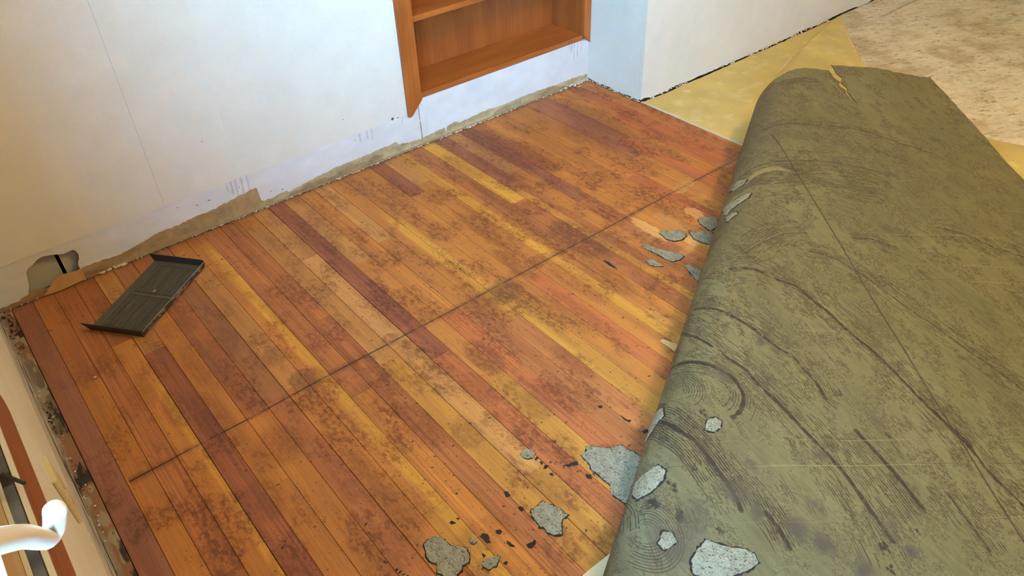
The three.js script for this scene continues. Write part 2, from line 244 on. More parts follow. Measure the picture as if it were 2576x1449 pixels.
// crumbs of plaster and paint along the wall foot
function crumbs(name, spec, m, parent) {
  const gs = [];
  for (const [x, y, z, r] of spec) { const g = new THREE.IcosahedronGeometry(r, 0), p = g.attributes.position; for (let i = 0; i < p.count; i++) { const h = hash(Math.round(p.getX(i) * 9e5), Math.round(p.getY(i) * 9e5 + p.getZ(i) * 4e5)); p.setXYZ(i, p.getX(i) * (.7 + h * .7), p.getY(i) * (.4 + h * .3), p.getZ(i) * (.7 + h * .6)); } g.rotateY(rr(0, 6)); g.translate(x, y, z); g.computeVertexNormals(); gs.push(g); }
  const o = part(name, mergeGeometries(gs), m, parent); o.userData.kind = 'stuff'; return o;
}
const whiteCrumb = mat({ color: css(212, 202, 186), roughness: .8 }), darkCrumb = mat({ color: css(70, 60, 52), roughness: .9 });
{
  const a = [], b = [];
  for (let n = 0; n < 420; n++) { const x = rr(0, RX), big = vn(x * 7, 4) > .55; if (!big && rnd() < .5) continue; a.push([x, rr(.001, .003), rr(.003, .013), rr(.0012, .0042)]); }
  for (let n = 0; n < 40; n++) a.push([rr(.27, .36), .003, rr(.004, .018), rr(.002, .006)]);
  for (let n = 0; n < 60; n++) a.push([rr(2.2, 2.345), rr(.002, .012), rr(.003, .02), rr(.002, .006)]);
  for (let n = 0; n < 30; n++) a.push([rr(1.55, 1.75), .003, rr(.005, .016), rr(.002, .0055)]);
  for (let n = 0; n < 260; n++) b.push([rr(0, RX), .001, rr(.006, .016), rr(.001, .003)]);
  crumbs('plaster_crumbs', a, whiteCrumb, wallBack); crumbs('dirt_crumbs', b, darkCrumb, wallBack);
}
part('base_strip', bar(-.01, .30, .0005, .006, .002, .011, .001), mat({ color: css(150, 112, 84), roughness: .9 }), wallBack);
part('base_strip', bar(.32, RX, .0005, .005, .002, .008, .001), mat({ color: css(160, 140, 108), roughness: .9 }), wallBack);

const wallRight = struct('wall_right');
{ // chimney-like jog: a face towards the window and a face towards the room, feet cut rough
  const foot = [], foot2 = [];
  for (let z = 0; z <= BENCH + 1e-6; z += BENCH / 40) foot.push([Math.min(z, BENCH - .0146), .001 + vn(z * 60, 2) * .008 + vn(z * 170, 8) * .003]);
  for (let x = RX; x <= ROOMX; x += .02) foot2.push([x, .0008 + Math.max(0, vn(x * 11, 5) - .55) * .026 + vn(x * 60, 6) * .003]);
  const g1 = new THREE.ExtrudeGeometry(shapeOf([...foot, [BENCH - .0146, HEIGHT], [0, HEIGHT]]), { depth: .014, bevelEnabled: false }); g1.rotateY(-Math.PI / 2); g1.translate(RX + .014, 0, 0);
  part('plaster_face', wallUV(g1), paint, wallRight);
  const g2 = new THREE.ExtrudeGeometry(shapeOf([...foot2, [ROOMX, HEIGHT], [RX, HEIGHT]]), { depth: .014, bevelEnabled: false }); g2.translate(0, 0, BENCH - .014);
  part('plaster_face', wallUV(g2), paint, wallRight);
  part('wall_core', box(RX + .014, ROOMX, 0, HEIGHT, -.25, BENCH - .014), mat({ color: css(70, 64, 58) }), wallRight);
  const cr = [], ck = [];
  for (let n = 0; n < 160; n++) { const x = rr(RX + .02, 3.7); if (vn(x * 9, 3) < .42) continue; cr.push([x, rr(.003, .01), BENCH + rr(0, .012), rr(.002, .006)]); }
  for (let n = 0; n < 70; n++) cr.push([RX - rr(0, .008), rr(.002, .006), rr(.02, BENCH), rr(.0015, .004)]);
  for (let n = 0; n < 90; n++) ck.push([RX - rr(0, .009), rr(.001, .003), rr(.05, BENCH), rr(.0015, .004)]);
  for (let n = 0; n < 60; n++) ck.push([rr(RX, 3.7), rr(.002, .004), BENCH + rr(-.003, .004), rr(.0015, .003)]);
  crumbs('plaster_crumbs', cr, whiteCrumb, wallRight); crumbs('dirt_crumbs', ck, darkCrumb, wallRight);
}
// ---------------------------------------------------------------- left wall with its window
const WZ0 = 1.43, WZ1 = 2.95, WY0 = .776, WY1 = 2.12;
const mouldTex = tex(512, 128, (i, j) => { const z = i / 512 * 2.4, y = j / 128 * .2, n = fbm(z * 16, y * 60, 4), m = sstep(.5, .6, fbm(z * 11 + 4, y * 70 + 2, 4)) * sstep(.15, .03, y); const v = 196 + (n - .5) * 40; return [mix(v, 52, m), mix(v, 54, m), mix(v - 8, 54, m)]; });
const wallLeft = struct('wall_left');
{
  const s = shapeOf([[-.3, .182], [ROOMZ, .182], [ROOMZ, HEIGHT], [-.3, HEIGHT]]);
  s.holes.push(new THREE.Path([[WZ0, WY0], [WZ0, WY1], [WZ1, WY1], [WZ1, WY0]].map((p) => new THREE.Vector2(...p))));
  const g = new THREE.ExtrudeGeometry(s, { depth: .092, bevelEnabled: false }); g.rotateY(-Math.PI / 2); g.translate(-.008, 0, 0);
  part('paint_layer', wallUV(g), paint, wallLeft);
  const lo = wob([[0, .012], [.2, .02], [.32, .012], [.5, .03], [.8, .018], [1.1, .012], [1.5, .02], [2.6, .01]], .008, 5);
  const b = new THREE.ExtrudeGeometry(shapeOf([...lo, [2.6, .186], [0, .186]]), { depth: .006, bevelEnabled: false }); b.rotateY(-Math.PI / 2); b.translate(-.0085, 0, 0);
  part('board_face', uvScale(b, (x, y, z) => [z / 2.4, y / .2]), mat({ map: mouldTex, roughness: .7 }), wallLeft);
  part('plasterboard', box(-.100, -.015, -.06, .184, -.3, ROOMZ), tanMat, wallLeft);
  const cr = [], ck = [];
  for (let n = 0; n < 46; n++) cr.push([rr(-.008, .006), rr(.001, .003), rr(.02, 1.5), rr(.0012, .0034)]);
  for (let n = 0; n < 110; n++) { const z = rr(.02, 1.5); if (vn(z * 6, 9) > .5) ck.push([rr(-.008, .012), rr(.0003, .0015), z, rr(.0015, .004)]); }
  crumbs('plaster_crumbs', cr, whiteCrumb, wallLeft); crumbs('mould_crumbs', ck, mat({ color: css(46, 46, 42) }), wallLeft);
}
struct('wall_front', box(-.14, ROOMX + .12, 0, HEIGHT, ROOMZ, ROOMZ + .12), paint);
struct('wall_side', box(ROOMX, ROOMX + .12, 0, HEIGHT, -.3, ROOMZ), paint);
struct('ceiling', box(-.14, ROOMX + .12, HEIGHT, HEIGHT + .1, -.3, ROOMZ + .12), mat({ color: css(232, 230, 222), roughness: .9 }));
struct('ground', box(-30, -.2, -.75, -.7, -20, 25), mat({ color: css(120, 124, 96), roughness: 1 }));

struct('neighbour_wall', bar(-9, -5, -.72, 5.2, -14, 5.3, .02), mat({ color: css(196, 170, 132), roughness: .9 }));
struct('roof_eave', bar(-1.10, -.100, 2.26, 2.38, -1, 3.5, .01), mat({ color: css(150, 140, 126), roughness: .9 }));
{ // warm ceiling lamp, above the picture
  const o = thing('ceiling_lamp', 'round opal glass ceiling lamp giving the warm room light', 'lamp');
  o.position.set(2.2, HEIGHT, 2.0);
  const base = new THREE.CylinderGeometry(.09, .11, .04, 32); base.translate(0, -.02, 0); part('base', base, mat({ color: css(220, 216, 206) }), o);
  const pr = [[.0, -.26], [.06, -.252], [.105, -.22], [.125, -.17], [.12, -.12], [.098, -.075], [.075, -.045], [.072, -.04]].map((p) => new THREE.Vector2(...p));
  const globe = part('lamp_globe', new THREE.LatheGeometry(pr, 32), mat({ color: css(250, 244, 230), roughness: .4, emissive: LAMP_COLOR, emissiveIntensity: 1.6 }), o); globe.castShadow = false;
  const l = new THREE.PointLight(LAMP_COLOR, LAMP, 0, 2); l.position.set(0, -.15, 0); l.castShadow = true; l.shadow.radius = 4; o.add(l);
}

// wood grain for trim and bookcase
function woodTex(c1, c2, seed, streak = 1) { return tex(256, 1024, (i, j) => { const w = fbm(i / 26 + seed, j / 260 + seed, 4), g = fbm(i / 3.2 + seed * 3, j / 120, 3), b = fbm(i / 60 + seed, j / 90, 3); const t = clamp(w * .9 + (g - .5) * .5 * streak + (b - .5) * .5, 0, 1); return [mix(c1[0], c2[0], t), mix(c1[1], c2[1], t), mix(c1[2], c2[2], t)]; }); }
const cherry = woodTex([150, 78, 30], [194, 116, 52], 1.3), cherryDark = woodTex([136, 68, 28], [178, 98, 42], 5.1);
const woodV = mat({ map: cherry, roughness: .38 }), woodPanel = mat({ map: cherryDark, roughness: .45 });
const upUV = (g) => uvScale(g, (x, y, z) => [(x + z) * 2.2, y * .9]);
const alongX = (g) => uvScale(g, (x, y, z) => [(z + y) * 2.2 + .3, x * .9]);
const alongZ = (g) => uvScale(g, (x, y, z) => [(x + y) * 2.6, z * .9]);

const win = struct('window_1');
{
  const trimWood = mat({ map: woodTex([112, 58, 34], [150, 84, 52], 9.2), roughness: .4 }), pale = mat({ map: woodTex([176, 140, 96], [216, 186, 140], 2.2), roughness: .5 }), cream = mat({ color: css(214, 204, 182), roughness: .5 });
  // lower casing: rounded board on the wall below the opening
  const cas = new THREE.Shape(); cas.moveTo(1.34 + .02, .684); cas.lineTo(WZ1 + .09, .684); cas.lineTo(WZ1 + .09, .780); cas.lineTo(1.34 + .02, .780); cas.quadraticCurveTo(1.335, .780, 1.335, .76); cas.lineTo(1.335, .70); cas.quadraticCurveTo(1.335, .684, 1.36, .684);
  const cg = new THREE.ExtrudeGeometry(cas, { depth: .016, bevelEnabled: true, bevelThickness: .003, bevelSize: .003, bevelSegments: 3 }); cg.rotateY(-Math.PI / 2); cg.translate(.012, 0, 0);
  part('casing', alongZ(cg), trimWood, win);
  for (const [a, b] of [[1.335, 1.425], [WZ1 + .005, WZ1 + .095]]) part('casing', upUV(bar(-.008, .006, .79, 2.21, a, b, .003)), trimWood, win);
  part('casing', alongZ(bar(-.008, .012, 2.12, 2.21, 1.425, WZ1 + .005, .003)), trimWood, win);
  part('worn_edge', bar(.0095, .0145, .779, .7850, 1.345, WZ1 + .08, .0016), cream, win);
  part('window_sill', bar(-.115, .0095, .755, .7825, WZ0, WZ1, .001), mat({ color: css(196, 172, 140), roughness: .5 }), win);
  const mt = tex(64, 1024, (i, j) => { const n = fbm(i / 14, j / 30, 4), v = 92 + (n - .5) * 90, k = sstep(.62, .68, vn(i / 9 + 3, j / 24)); return [mix(v, 22, k), mix(v + 3, 22, k), mix(v + 8, 24, k)]; });
  part('mouldy_seal', alongZ(bar(-.0012, .0082, .780, .7852, WZ0 + .005, WZ1 - .005, .0012)), mat({ map: mt, roughness: .6 }), win);
  part('seal_edge', bar(-.0058, -.0016, .780, .7872, WZ0 + .005, WZ1 - .005, .0012), cream, win);
  // sash: rails, stiles, glass
  const sash = part('sash', alongZ(bar(-.05, -.0062, .783, .85, WZ0 + .01, WZ1 - .01, .003)), pale, win);
  part('sash_rail', alongZ(bar(-.05, -.012, 2.05, 2.115, WZ0 + .01, WZ1 - .01, .003)), pale, sash);
  for (const a of [WZ0 + .01, 2.015, WZ1 - .07]) part('sash_stile', upUV(bar(-.05, -.012, .85, 2.05, a, a + .06, .003)), pale, sash);
  part('window_pane', box(-.034, -.031, .845, 2.055, WZ0 + .06, 2.025), new THREE.MeshPhysicalMaterial({ color: 0xffffff, roughness: 0, transmission: 1, thickness: 0, ior: 1.45 }), sash);
  part('window_pane', box(-.034, -.031, .845, 2.055, 2.065, WZ1 - .06), new THREE.MeshPhysicalMaterial({ color: 0xffffff, roughness: 0, transmission: 1, thickness: 0, ior: 1.45 }), sash);
  // white lever handle
  const pth = new THREE.CatmullRomCurve3([[-.01, 1.19, 2.05], [.03, 1.165, 2.045], [.046, 1.125, 2.0], [.05, 1.07, 1.95], [.05, 1.03, 1.917], [.0505, 1.008, 1.899], [.054, 1.004, 1.893], [.058, 1.012, 1.894], [.0622, 1.028, 1.902]].map((p) => new THREE.Vector3(...p)), false, 'catmullrom', .3);
  const tube = new THREE.TubeGeometry(pth, 60, .0063, 14), tip = new THREE.SphereGeometry(.0066, 14, 10); tip.translate(.0622, 1.028, 1.902);
  const esc = bar(-.014, -.006, 1.14, 1.24, 2.03, 2.06, .003);
  part('window_handle', mergeGeometries([tube.toNonIndexed(), tip.toNonIndexed(), esc].map((g) => { g.deleteAttribute('uv'); return g; })), mat({ color: css(246, 246, 244), roughness: .3 }), sash);
  const latch = new THREE.CylinderGeometry(.002, .0024, .03, 8); latch.rotateX(Math.PI / 2); latch.rotateY(.5); latch.translate(.012, .80, 1.60);
  part('stay_pin', latch, mat({ color: css(40, 34, 32) }), win);
}
{ // socket cover on the left wall, seen edge on
  const o = thing('outlet_cover', 'ivory socket cover plate on the left wall low under the window trim', 'socket');
  o.position.set(-.008, .325, 1.14);
  part('plate', bar(0, .008, -.058, .058, -.036, .036, .003), mat({ color: css(216, 204, 164), roughness: .4 }), o);
  for (const y of [-.02, .02]) { const c = new THREE.CylinderGeometry(.016, .016, .003, 20); c.rotateZ(Math.PI / 2); c.translate(.0085, y, 0); part('socket_face', c, mat({ color: css(206, 194, 154), roughness: .4 }), o); }
}
// ---------------------------------------------------------------- built-in bookcase
{
  const o = thing('bookcase', 'cherry stained built-in wooden bookcase let into the white wall', 'bookcase');
  const lx = [1.484, 2.306];
  const ls = shapeOf([[1.4285, .136], [1.437, .136], [1.4865, .187], [1.4865, BTOP], [1.4285, BTOP]]);
  const lg = new THREE.ExtrudeGeometry(ls, { depth: .013, bevelEnabled: true, bevelThickness: .0025, bevelSize: .0025, bevelSegments: 3 }); lg.translate(0, 0, .002);
  part('face_stile', upUV(lg), woodV, o);
  const rs = shapeOf([[2.306, .208], [2.3415, .174], [2.3415, BTOP], [2.306, BTOP]]);
  const rg = new THREE.ExtrudeGeometry(rs, { depth: .013, bevelEnabled: true, bevelThickness: .002, bevelSize: .0015, bevelSegments: 3 }); rg.translate(0, 0, .002);
  part('face_stile', upUV(rg), woodV, o);
  const D = -.185;
  const side = (x0, x1) => part('side_panel', upUV(bar(x0, x1, .19, BTOP, D, .002, .001)), woodPanel, o);
  side(1.466, 1.484); side(2.306, 2.324);
  part('back_panel', upUV(box(1.484, 2.306, .19, BTOP, D - .008, D)), woodPanel, o);
  part('bottom_shelf', alongX(bar(1.4868, 2.306, .188, .2075, D, .006, .0015)), woodV, o);
  for (const y of [.483, .80, 1.12, 1.44]) part('shelf', alongX(bar(1.484, 2.306, y - .0195, y, D, -.003, .0015)), woodV, o);
  part('top_panel', alongX(bar(1.4285, 2.3415, BTOP - .02, BTOP, D, .012, .002)), woodV, o);
}

// ---------------------------------------------------------------- grey felt and black glue
function feltMat() {
  if (feltMat.made) return feltMat.made;
  const t = tex(512, 512, (i, j) => { const n = fbm(i / 30, j / 30, 4), f = fbm(i / 5, j / 7, 3), p = sstep(.7, .78, vn(i / 8 + 3, j / 12)) * sstep(.4, .6, vn(i / 3, j / 3)); let v = 1 + (n - .5) * .26 + (f - .5) * .36; v *= 1 - p * .5; return [143 * v, 137 * v, 116 * v]; });
  const b = tex(512, 512, (i, j) => { const v = 128 + (fbm(i / 8, j / 10, 4) - .5) * 240; return [v, v, v]; }, false);
  return feltMat.made = mat({ map: t, bumpMap: b, bumpScale: .002, roughness: .95 });
}
const tar = mat({ color: css(30, 27, 26), roughness: .75 });

// ---------------------------------------------------------------- rolled back sheet of flooring
const AL = 2.66595, CXF = 2.52096, R0 = .13028, R1 = -.03086, PHI = .19766;
const UX = Math.cos(AL), UZ = Math.sin(AL), NX = -UX * 0 + Math.sin(AL), NZ = -Math.cos(AL);   // along the fold; away from the bare boards
const THICK = .0032;
function fold(x, z, off = 0, torn = false) {                     // where a point of the sheet, once flat at (x, z), now lies; off = distance out of its glued side
  const dx = x - CXF, dz = z - .9, t = dx * UX + dz * UZ, s = -(dx * NX + dz * NZ), r = Math.max(R0 + R1 * t, .045), A = Math.PI + PHI;
  let n, h, nn, nh;                                // position and normal in the section plane
  if (s <= 0) { n = -s; h = 0; nn = 0; nh = -1; }
  else if (s < A * r) { const th = s / r; n = -r * Math.sin(th); h = r * (1 - Math.cos(th)); nn = -Math.sin(th); nh = -Math.cos(th); }
  else { const e = s - A * r; n = r * Math.sin(PHI) + e * Math.cos(PHI); h = r * (1 + Math.cos(PHI)) - e * Math.sin(PHI); nn = Math.sin(PHI); nh = Math.cos(PHI); const flat = .012; if (h < flat + .05) { const q = flat + .05 - h; h = flat + .05 * Math.exp(-q / .05); } }
  if (s > 0) h += .0016 * Math.sin(s * 21 + t * 3) * sstep(0, .3, s) + .0022 * (fbm(x * 6, z * 6, 2) - .5) * 2;
  // torn corner lifts along the tear
  const lift = torn ? sstep(2.10, 2.36, x) * .022 * sstep(.0, .3, z) : 0;
  h += THICK + .0008; 
  return [CXF + t * UX + n * NX + nn * NX * (off + lift), h + nh * (off + lift), .9 + t * UZ + n * NZ + nn * NZ * (off + lift)];
}
const TX = .58, TZ = -.02, TL = 1.8;
// trowel strokes of the adhesive, in the sheet's own flat coordinates
const ARCS = {
  a: [1.288, 1.31, 1.248, 1.27, 1.224, 1.238, 1.2, 1.206, 1.176, 1.182, 1.152, 1.166, 1.12, 1.142, 1.096, 1.118, 1.064, 1.11, 1.04, 1.094, .984, 1.086, .968, 1.07],
  b: [1.256, 1.374, 1.192, 1.35, 1.144, 1.326, 1.112, 1.302, 1.088, 1.278, 1.064, 1.254, 1.024, 1.238, .968, 1.206, .936, 1.19, .888, 1.166, .808, 1.126, .736, 1.11, .672, 1.094],
  c: [1.376, 1.174, 1.368, 1.102, 1.336, 1.054, 1.312, 1.014, 1.272, .99, 1.224, .958, 1.176, .934, 1.128, .902, 1.056, .87, .968, .838, .904, .806, .872, .79],
  d: [1.44, .918, 1.424, .862, 1.384, .822, 1.352, .79, 1.304, .758, 1.232, .71, 1.192, .678, 1.12, .63, 1.072, .59, 1.016, .558],
  e: [1.8, .982, 1.808, .886, 1.824, .774, 1.824, .686, 1.808, .606, 1.792, .55, 1.768, .494],
  f: [2, .854, 2.005, .758, 2.012, .694, 2.01, .598, 2.002, .526, 1.976, .438, 1.896, .27],
  g: [1.72, 1.046, 1.71, .934, 1.735, .782, 1.728, .726, 1.704, .662, 1.688, .566],
  h: [1.496, .766, 1.496, .694, 1.48, .662, 1.472, .638],
  i: [1.552, .462, 1.52, .374, 1.48, .318, 1.448, .246],
  j: [1.13, 1.43, 1.112, 1.406, 1.088, 1.366, 1.072, 1.334, 1.056, 1.31, 1.04, 1.294, 1.016, 1.287, 1, 1.286, .976, 1.296, .952, 1.318, .944, 1.334],
  k: [.985, 1.52, .968, 1.502, .936, 1.478, .912, 1.462, .888, 1.438, .856, 1.422, .832, 1.414, .784, 1.396, .736, 1.39],
  l: [.912, 1.054, .872, 1.038, .808, 1.014, .752, .998, .728, .99],
  m: [.96, .83, .888, .806, .872, .797, .832, .79, .8, .782, .76, .766, .728, .758],
  n: [.768, .918, .696, .902, .64, .894], o: [.736, 1.342, .704, 1.328, .664, 1.318],
  p: [2.3, .70, 2.262, .606, 2.264, .502], q: [1.424, 1.118, 1.47, 1.04, 1.504, .966, 1.512, .894],
};
const STROKE = { a: [3.4, 7, 1], b: [4, 8, 1], c: [3.4, 8, 1], d: [2.4, 6, 1], e: [2, 9, -1], f: [2.2, 3, 1], g: [1.6, 8, 1], h: [2.4, 2, 1], i: [2.4, 6, -1], j: [5, 4, -1], k: [5.5, 9, 1], l: [4.2, 8, -1], m: [3.6, 7, 1], n: [2.6, 5, 1], o: [5, 5, 1], p: [1.6, 3, 1], q: [1.8, 7, 1] };
function sheetTexture() {
  const N = 2048, K = N / TL, cv = document.createElement('canvas'); cv.width = cv.height = N;
  const g = cv.getContext('2d'); g.fillStyle = '#000'; g.fillRect(0, 0, N, N); g.lineCap = 'round';
  const P = (x, z) => [(x - TX) * K, (z - TZ) * K];
  const dense = (l) => { const c = new THREE.CatmullRomCurve3(pairs(l).map((p) => new THREE.Vector3(p[0], p[1], 0))); return c.getSpacedPoints(Math.max(12, Math.round(c.getLength() / .004))); };
  const stroke = (pts, off, width, alpha, gate, ph) => {
    for (let i = 0; i + 1 < pts.length; i++) {
      const a = pts[i], b = pts[i + 1], L = Math.hypot(b.x - a.x, b.y - a.y) || 1, nx = -(b.y - a.y) / L * off, ny = (b.x - a.x) / L * off;
      const v = vn(i * .22 + ph * 3.7, ph), w = vn(i * .9 + ph, ph * 2.1);
      if (v < gate) continue;
      g.strokeStyle = `rgba(255,0,0,${alpha * (.45 + .55 * w)})`; g.lineWidth = width * (.6 + .7 * w);
      g.beginPath(); g.moveTo(...P(a.x + nx, a.y + ny)); g.lineTo(...P(b.x + nx, b.y + ny)); g.stroke();
    }
  };
  let ph = 1;
  for (const key in ARCS) {
    const pts = dense(ARCS[key]), [w0, n, sd] = STROKE[key], w = w0 * 1.6;
    stroke(pts, 0, w, .95, .12, ph++); stroke(pts, -sd * .0045, w * .6, .8, .3, ph++); stroke(pts, sd * .004, w * .4, .7, .4, ph++);
    for (let q = 1; q <= n; q++) for (const s of [1, -1]) stroke(pts, s * sd * (.004 + q * .0062), 2, s > 0 ? .95 : .75, s > 0 ? .36 + q * .012 : .6, ph += 1.37);
  }
  // combed fans between the strokes: short runs of parallel lines that follow the general sweep
  for (let n = 0; n < 190; n++) {
    const x = rr(.62, 2.3), z = rr(.05, 1.66), near = sstep(.5, 1.3, z), ang = Math.atan2(.42 + (x - 1.2) * .75, .9) + rr(-.12, .12), len = rr(.04, .12), rows = 3 + Math.floor(rnd() * 8);
    if (x > 1.6 && rnd() < .55) continue;
    for (let q = 0; q < rows; q++) { if (rnd() < .25) continue; const ox = -Math.sin(ang) * q * .006, oz = Math.cos(ang) * q * .006, d = rr(-.01, .01), l = len * rr(.5, 1); g.strokeStyle = `rgba(255,0,0,${rr(.3, .85) * (.45 + .55 * near)})`; g.lineWidth = rr(1.3, 2.6);
      let px = x + ox + Math.cos(ang) * d, pz = z + oz + Math.sin(ang) * d; const m = 5; for (let e = 0; e < m; e++) { const qx = px + Math.cos(ang + e * .03) * l / m, qz = pz + Math.sin(ang + e * .03) * l / m; if (rnd() < .85) { g.beginPath(); g.moveTo(...P(px, pz)); g.lineTo(...P(qx, qz)); g.stroke(); } px = qx; pz = qz; } }
  }
  // dense comb marks where the trowel turned at the near end of the fold
  { const pts = dense([1.0, 1.56, .968, 1.536, .936, 1.512, .905, 1.496, .875, 1.478, .84, 1.46, .80, 1.445]); for (let q = 0; q < 16; q++) stroke(pts, (q - 3) * .0062, 2.6, .95, .22, ph += 1.9); }
  { const pts = dense([.86, 1.70, .82, 1.665, .785, 1.645, .755, 1.635, .72, 1.64]); for (let q = 0; q < 12; q++) stroke(pts, (q - 6) * .006, 2.4, .9, .25, ph += 1.9); }
  { const pts = dense([.80, 1.395, .76, 1.37, .72, 1.355, .68, 1.35]); for (let q = 0; q < 10; q++) stroke(pts, q * .006, 2.2, .85, .3, ph += 1.9); }
  { const pts = dense([1.70, 1.02, 1.72, .9, 1.715, .78, 1.69, .66, 1.655, .56]); for (let q = 0; q < 9; q++) stroke(pts, q * .0062, 1.8, .7, .34, ph += 1.9); }
  { const pts = dense([1.92, .86, 1.93, .74, 1.92, .62, 1.88, .5, 1.83, .40]); for (let q = 0; q < 8; q++) stroke(pts, q * .0062, 1.8, .6, .4, ph += 1.9); }
  { const pts = dense([1.60, 1.08, 1.63, .98, 1.635, .88, 1.62, .78, 1.58, .68]); for (let q = 0; q < 8; q++) stroke(pts, q * .006, 1.7, .6, .4, ph += 1.9); }
  // pale abrasion on the fold and by the tear
  const pale = (l, w, al) => { const pts = dense(l); for (let q = 0; q < 22; q++) { const o = rr(-w, w); g.lineWidth = rr(1, 3.5); for (let i = Math.floor(rr(0, 6)); i + 1 < pts.length - rr(0, 6); i++) { g.strokeStyle = `rgba(0,0,255,${al * rr(.4, 1)})`; g.beginPath(); g.moveTo(...P(pts[i].x + o, pts[i].y + o * .3)); g.lineTo(...P(pts[i + 1].x + o, pts[i + 1].y + o * .3)); g.stroke(); } } };
  pale([1.745, .985, 1.77, .93, 1.78, .87, 1.775, .82], .008, .7); pale([2.29, .45, 2.24, .44, 2.19, .435], .012, .3); pale([1.66, 1.10, 1.69, 1.06, 1.70, 1.02], .004, .5);
  // concentric trowel turns near the fold
  for (const [cx, cz, r0, r1, a0, a1] of [[1.022, 1.43, .012, .062, -2.6, .9], [.70, 1.60, .02, .075, 2.4, 6.2], [.93, 1.545, .02, .07, -1.8, .6], [1.56, .60, .012, .05, 1.6, 4.2], [2.12, .62, .03, .07, -.6, .1], [2.0, .2, .02, .05, 2, 3]]) for (let r = r0; r < r1; r += .0058) { g.strokeStyle = `rgba(255,0,0,${rr(.5, .9)})`; g.lineWidth = 2; g.beginPath(); g.arc(...P(cx, cz), r * K, a0 + rr(-.2, .3), a1 + rr(-.3, .2)); g.stroke(); }
  // black lumps
  for (const [x, z, w] of [[.95, 1.40, 14], [.985, 1.50, 22], [.76, 1.57, 18], [.79, 1.52, 15], [.73, 1.52, 20], [.83, 1.46, 12], [.70, 1.45, 10], [1.22, 1.235, 12], [.80, 1.02, 9], [.69, 1.03, 8], [1.63, .9, 8], [.62, 1.13, 12], [1.9, .9, 7], [.90, .98, 8], [.66, 1.12, 16]]) for (let q = 0; q < 9; q++) { g.fillStyle = `rgba(255,0,0,${rr(.5, .9)})`; const [a, b] = P(x, z); g.beginPath(); g.ellipse(a + rr(-w, w) * .8, b + rr(-w, w) * .6, rr(.15, .5) * w, rr(.1, .35) * w, rr(0, 3), 0, 7); g.fill(); }
  // grey smudges (green), pale scuffs and cuts that follow the joints of the boards (blue)
  for (let n = 0; n < 60; n++) { const x = rr(.6, 2.2), z = rr(.05, 1.6), w = rr(8, 30) * (z > .9 ? 1.2 : .8); g.fillStyle = `rgba(0,255,0,${rr(.08, .3)})`; const [a, b] = P(x, z); for (let q = 0; q < 5; q++) { g.beginPath(); g.ellipse(a + rr(-w, w) * .7, b + rr(-w, w) * .5, w * rr(.3, .8), w * rr(.2, .5), rr(0, 3), 0, 7); g.fill(); } }
  for (const [x, z, w, al] of [[.70, 1.29, 34, .8], [.67, 1.25, 30, .8], [.62, 1.19, 26, .8], [1.145, 1.185, 18, .7], [.83, 1.33, 16, .6], [.78, 1.4, 34, .5], [.735, 1.36, 20, .7], [.67, 1.55, 60, .4], [.72, 1.5, 50, .35], [1.83, .64, 22, .5], [1.78, .48, 18, .5], [1.79, .84, 14, .7], [.65, 1.07, 20, .7]]) for (let q = 0; q < 7; q++) { g.fillStyle = `rgba(0,255,0,${al * .35})`; const [a, b] = P(x, z); g.beginPath(); g.ellipse(a + rr(-w, w) * .5, b + rr(-w, w) * .5, w * rr(.4, .9), w * rr(.3, .7), rr(0, 3), 0, 7); g.fill(); }
  for (let k = 8; k < 40; k++) {
    const x = boardX(k), lit = hash(k, 77);
    for (let z = 0; z < 1.75; z += .02) { const v = vn(z * 5 + k * 9, k); const al = lit > .35 ? .22 + .4 * sstep(.45, .75, v) : .12 * sstep(.4, .7, v); g.strokeStyle = `rgba(0,0,255,${al})`; g.lineWidth = v > .72 && lit > .6 ? 2.6 : 1.5; g.beginPath(); g.moveTo(...P(x, z)); g.lineTo(...P(x, z + .021)); g.stroke(); }
    if (lit > .55) for (let q = 0; q < 5; q++) { const z = rr(.1, 1.6), l = rr(.03, .1); g.strokeStyle = `rgba(255,0,0,.5)`; g.lineWidth = 1.4; g.beginPath(); g.moveTo(...P(x + .0018, z)); g.lineTo(...P(x + .0018, z + l)); g.stroke(); }
  }
  const im = g.getImageData(0, 0, N, N).data, c = [0, 0, 0], S = TL / N, bump = new Uint8Array(N * N);
  const t = tex(N, N, (i, j) => {
    const o = (j * N + i) * 4, x = TX + (i + .5) * S, z = TZ + (j + .5) * S;
    const big = fbm(x * 5 + 1, z * 8, 3), med = fbm(x * 26, z * 40 + 5, 4), fin = fbm(x * 170, z * 300, 3);
    const ang = .55, al = x * Math.cos(ang) + z * Math.sin(ang), ac = -x * Math.sin(ang) + z * Math.cos(ang), str = fbm(al * 26, ac * 190 + 3, 3);
    let m = .94 + (big - .5) * .26 + (med - .5) * .26 + (str - .5) * .16;
    let r = 119 * m, gg = 110 * m, b = 74 * m;
    const grey = sstep(1.25, 1.6, z) * sstep(1.0, .7, x) * .5 + sstep(.55, .75, big) * .15; r = mix(r, 100 * m, grey); gg = mix(gg, 99 * m, grey); b = mix(b, 78 * m, grey);
    const fk = fbm(al * 210, ac * 520 + 7, 3), dirt = sstep(.46, .62, med) * (.12 + .6 * sstep(.5, .62, fk)) * (.55 + .45 * sstep(.3, .7, big)), speck = sstep(.66, .74, vn(al * 330, ac * 700)) * sstep(.36, .56, med) * .6;
    let d = Math.max(dirt, speck);
    const line = im[o] / 255 * (.72 + .28 * sstep(.25, .5, fin)), sm = im[o + 1] / 255, li = im[o + 2] / 255;
    r = mix(r, 58, d); gg = mix(gg, 48, d); b = mix(b, 32, d);
    r = mix(r, 66, sm); gg = mix(gg, 60, sm); b = mix(b, 54, sm);
    r = mix(r, 160, li * .6); gg = mix(gg, 146, li * .6); b = mix(b, 104, li * .6);
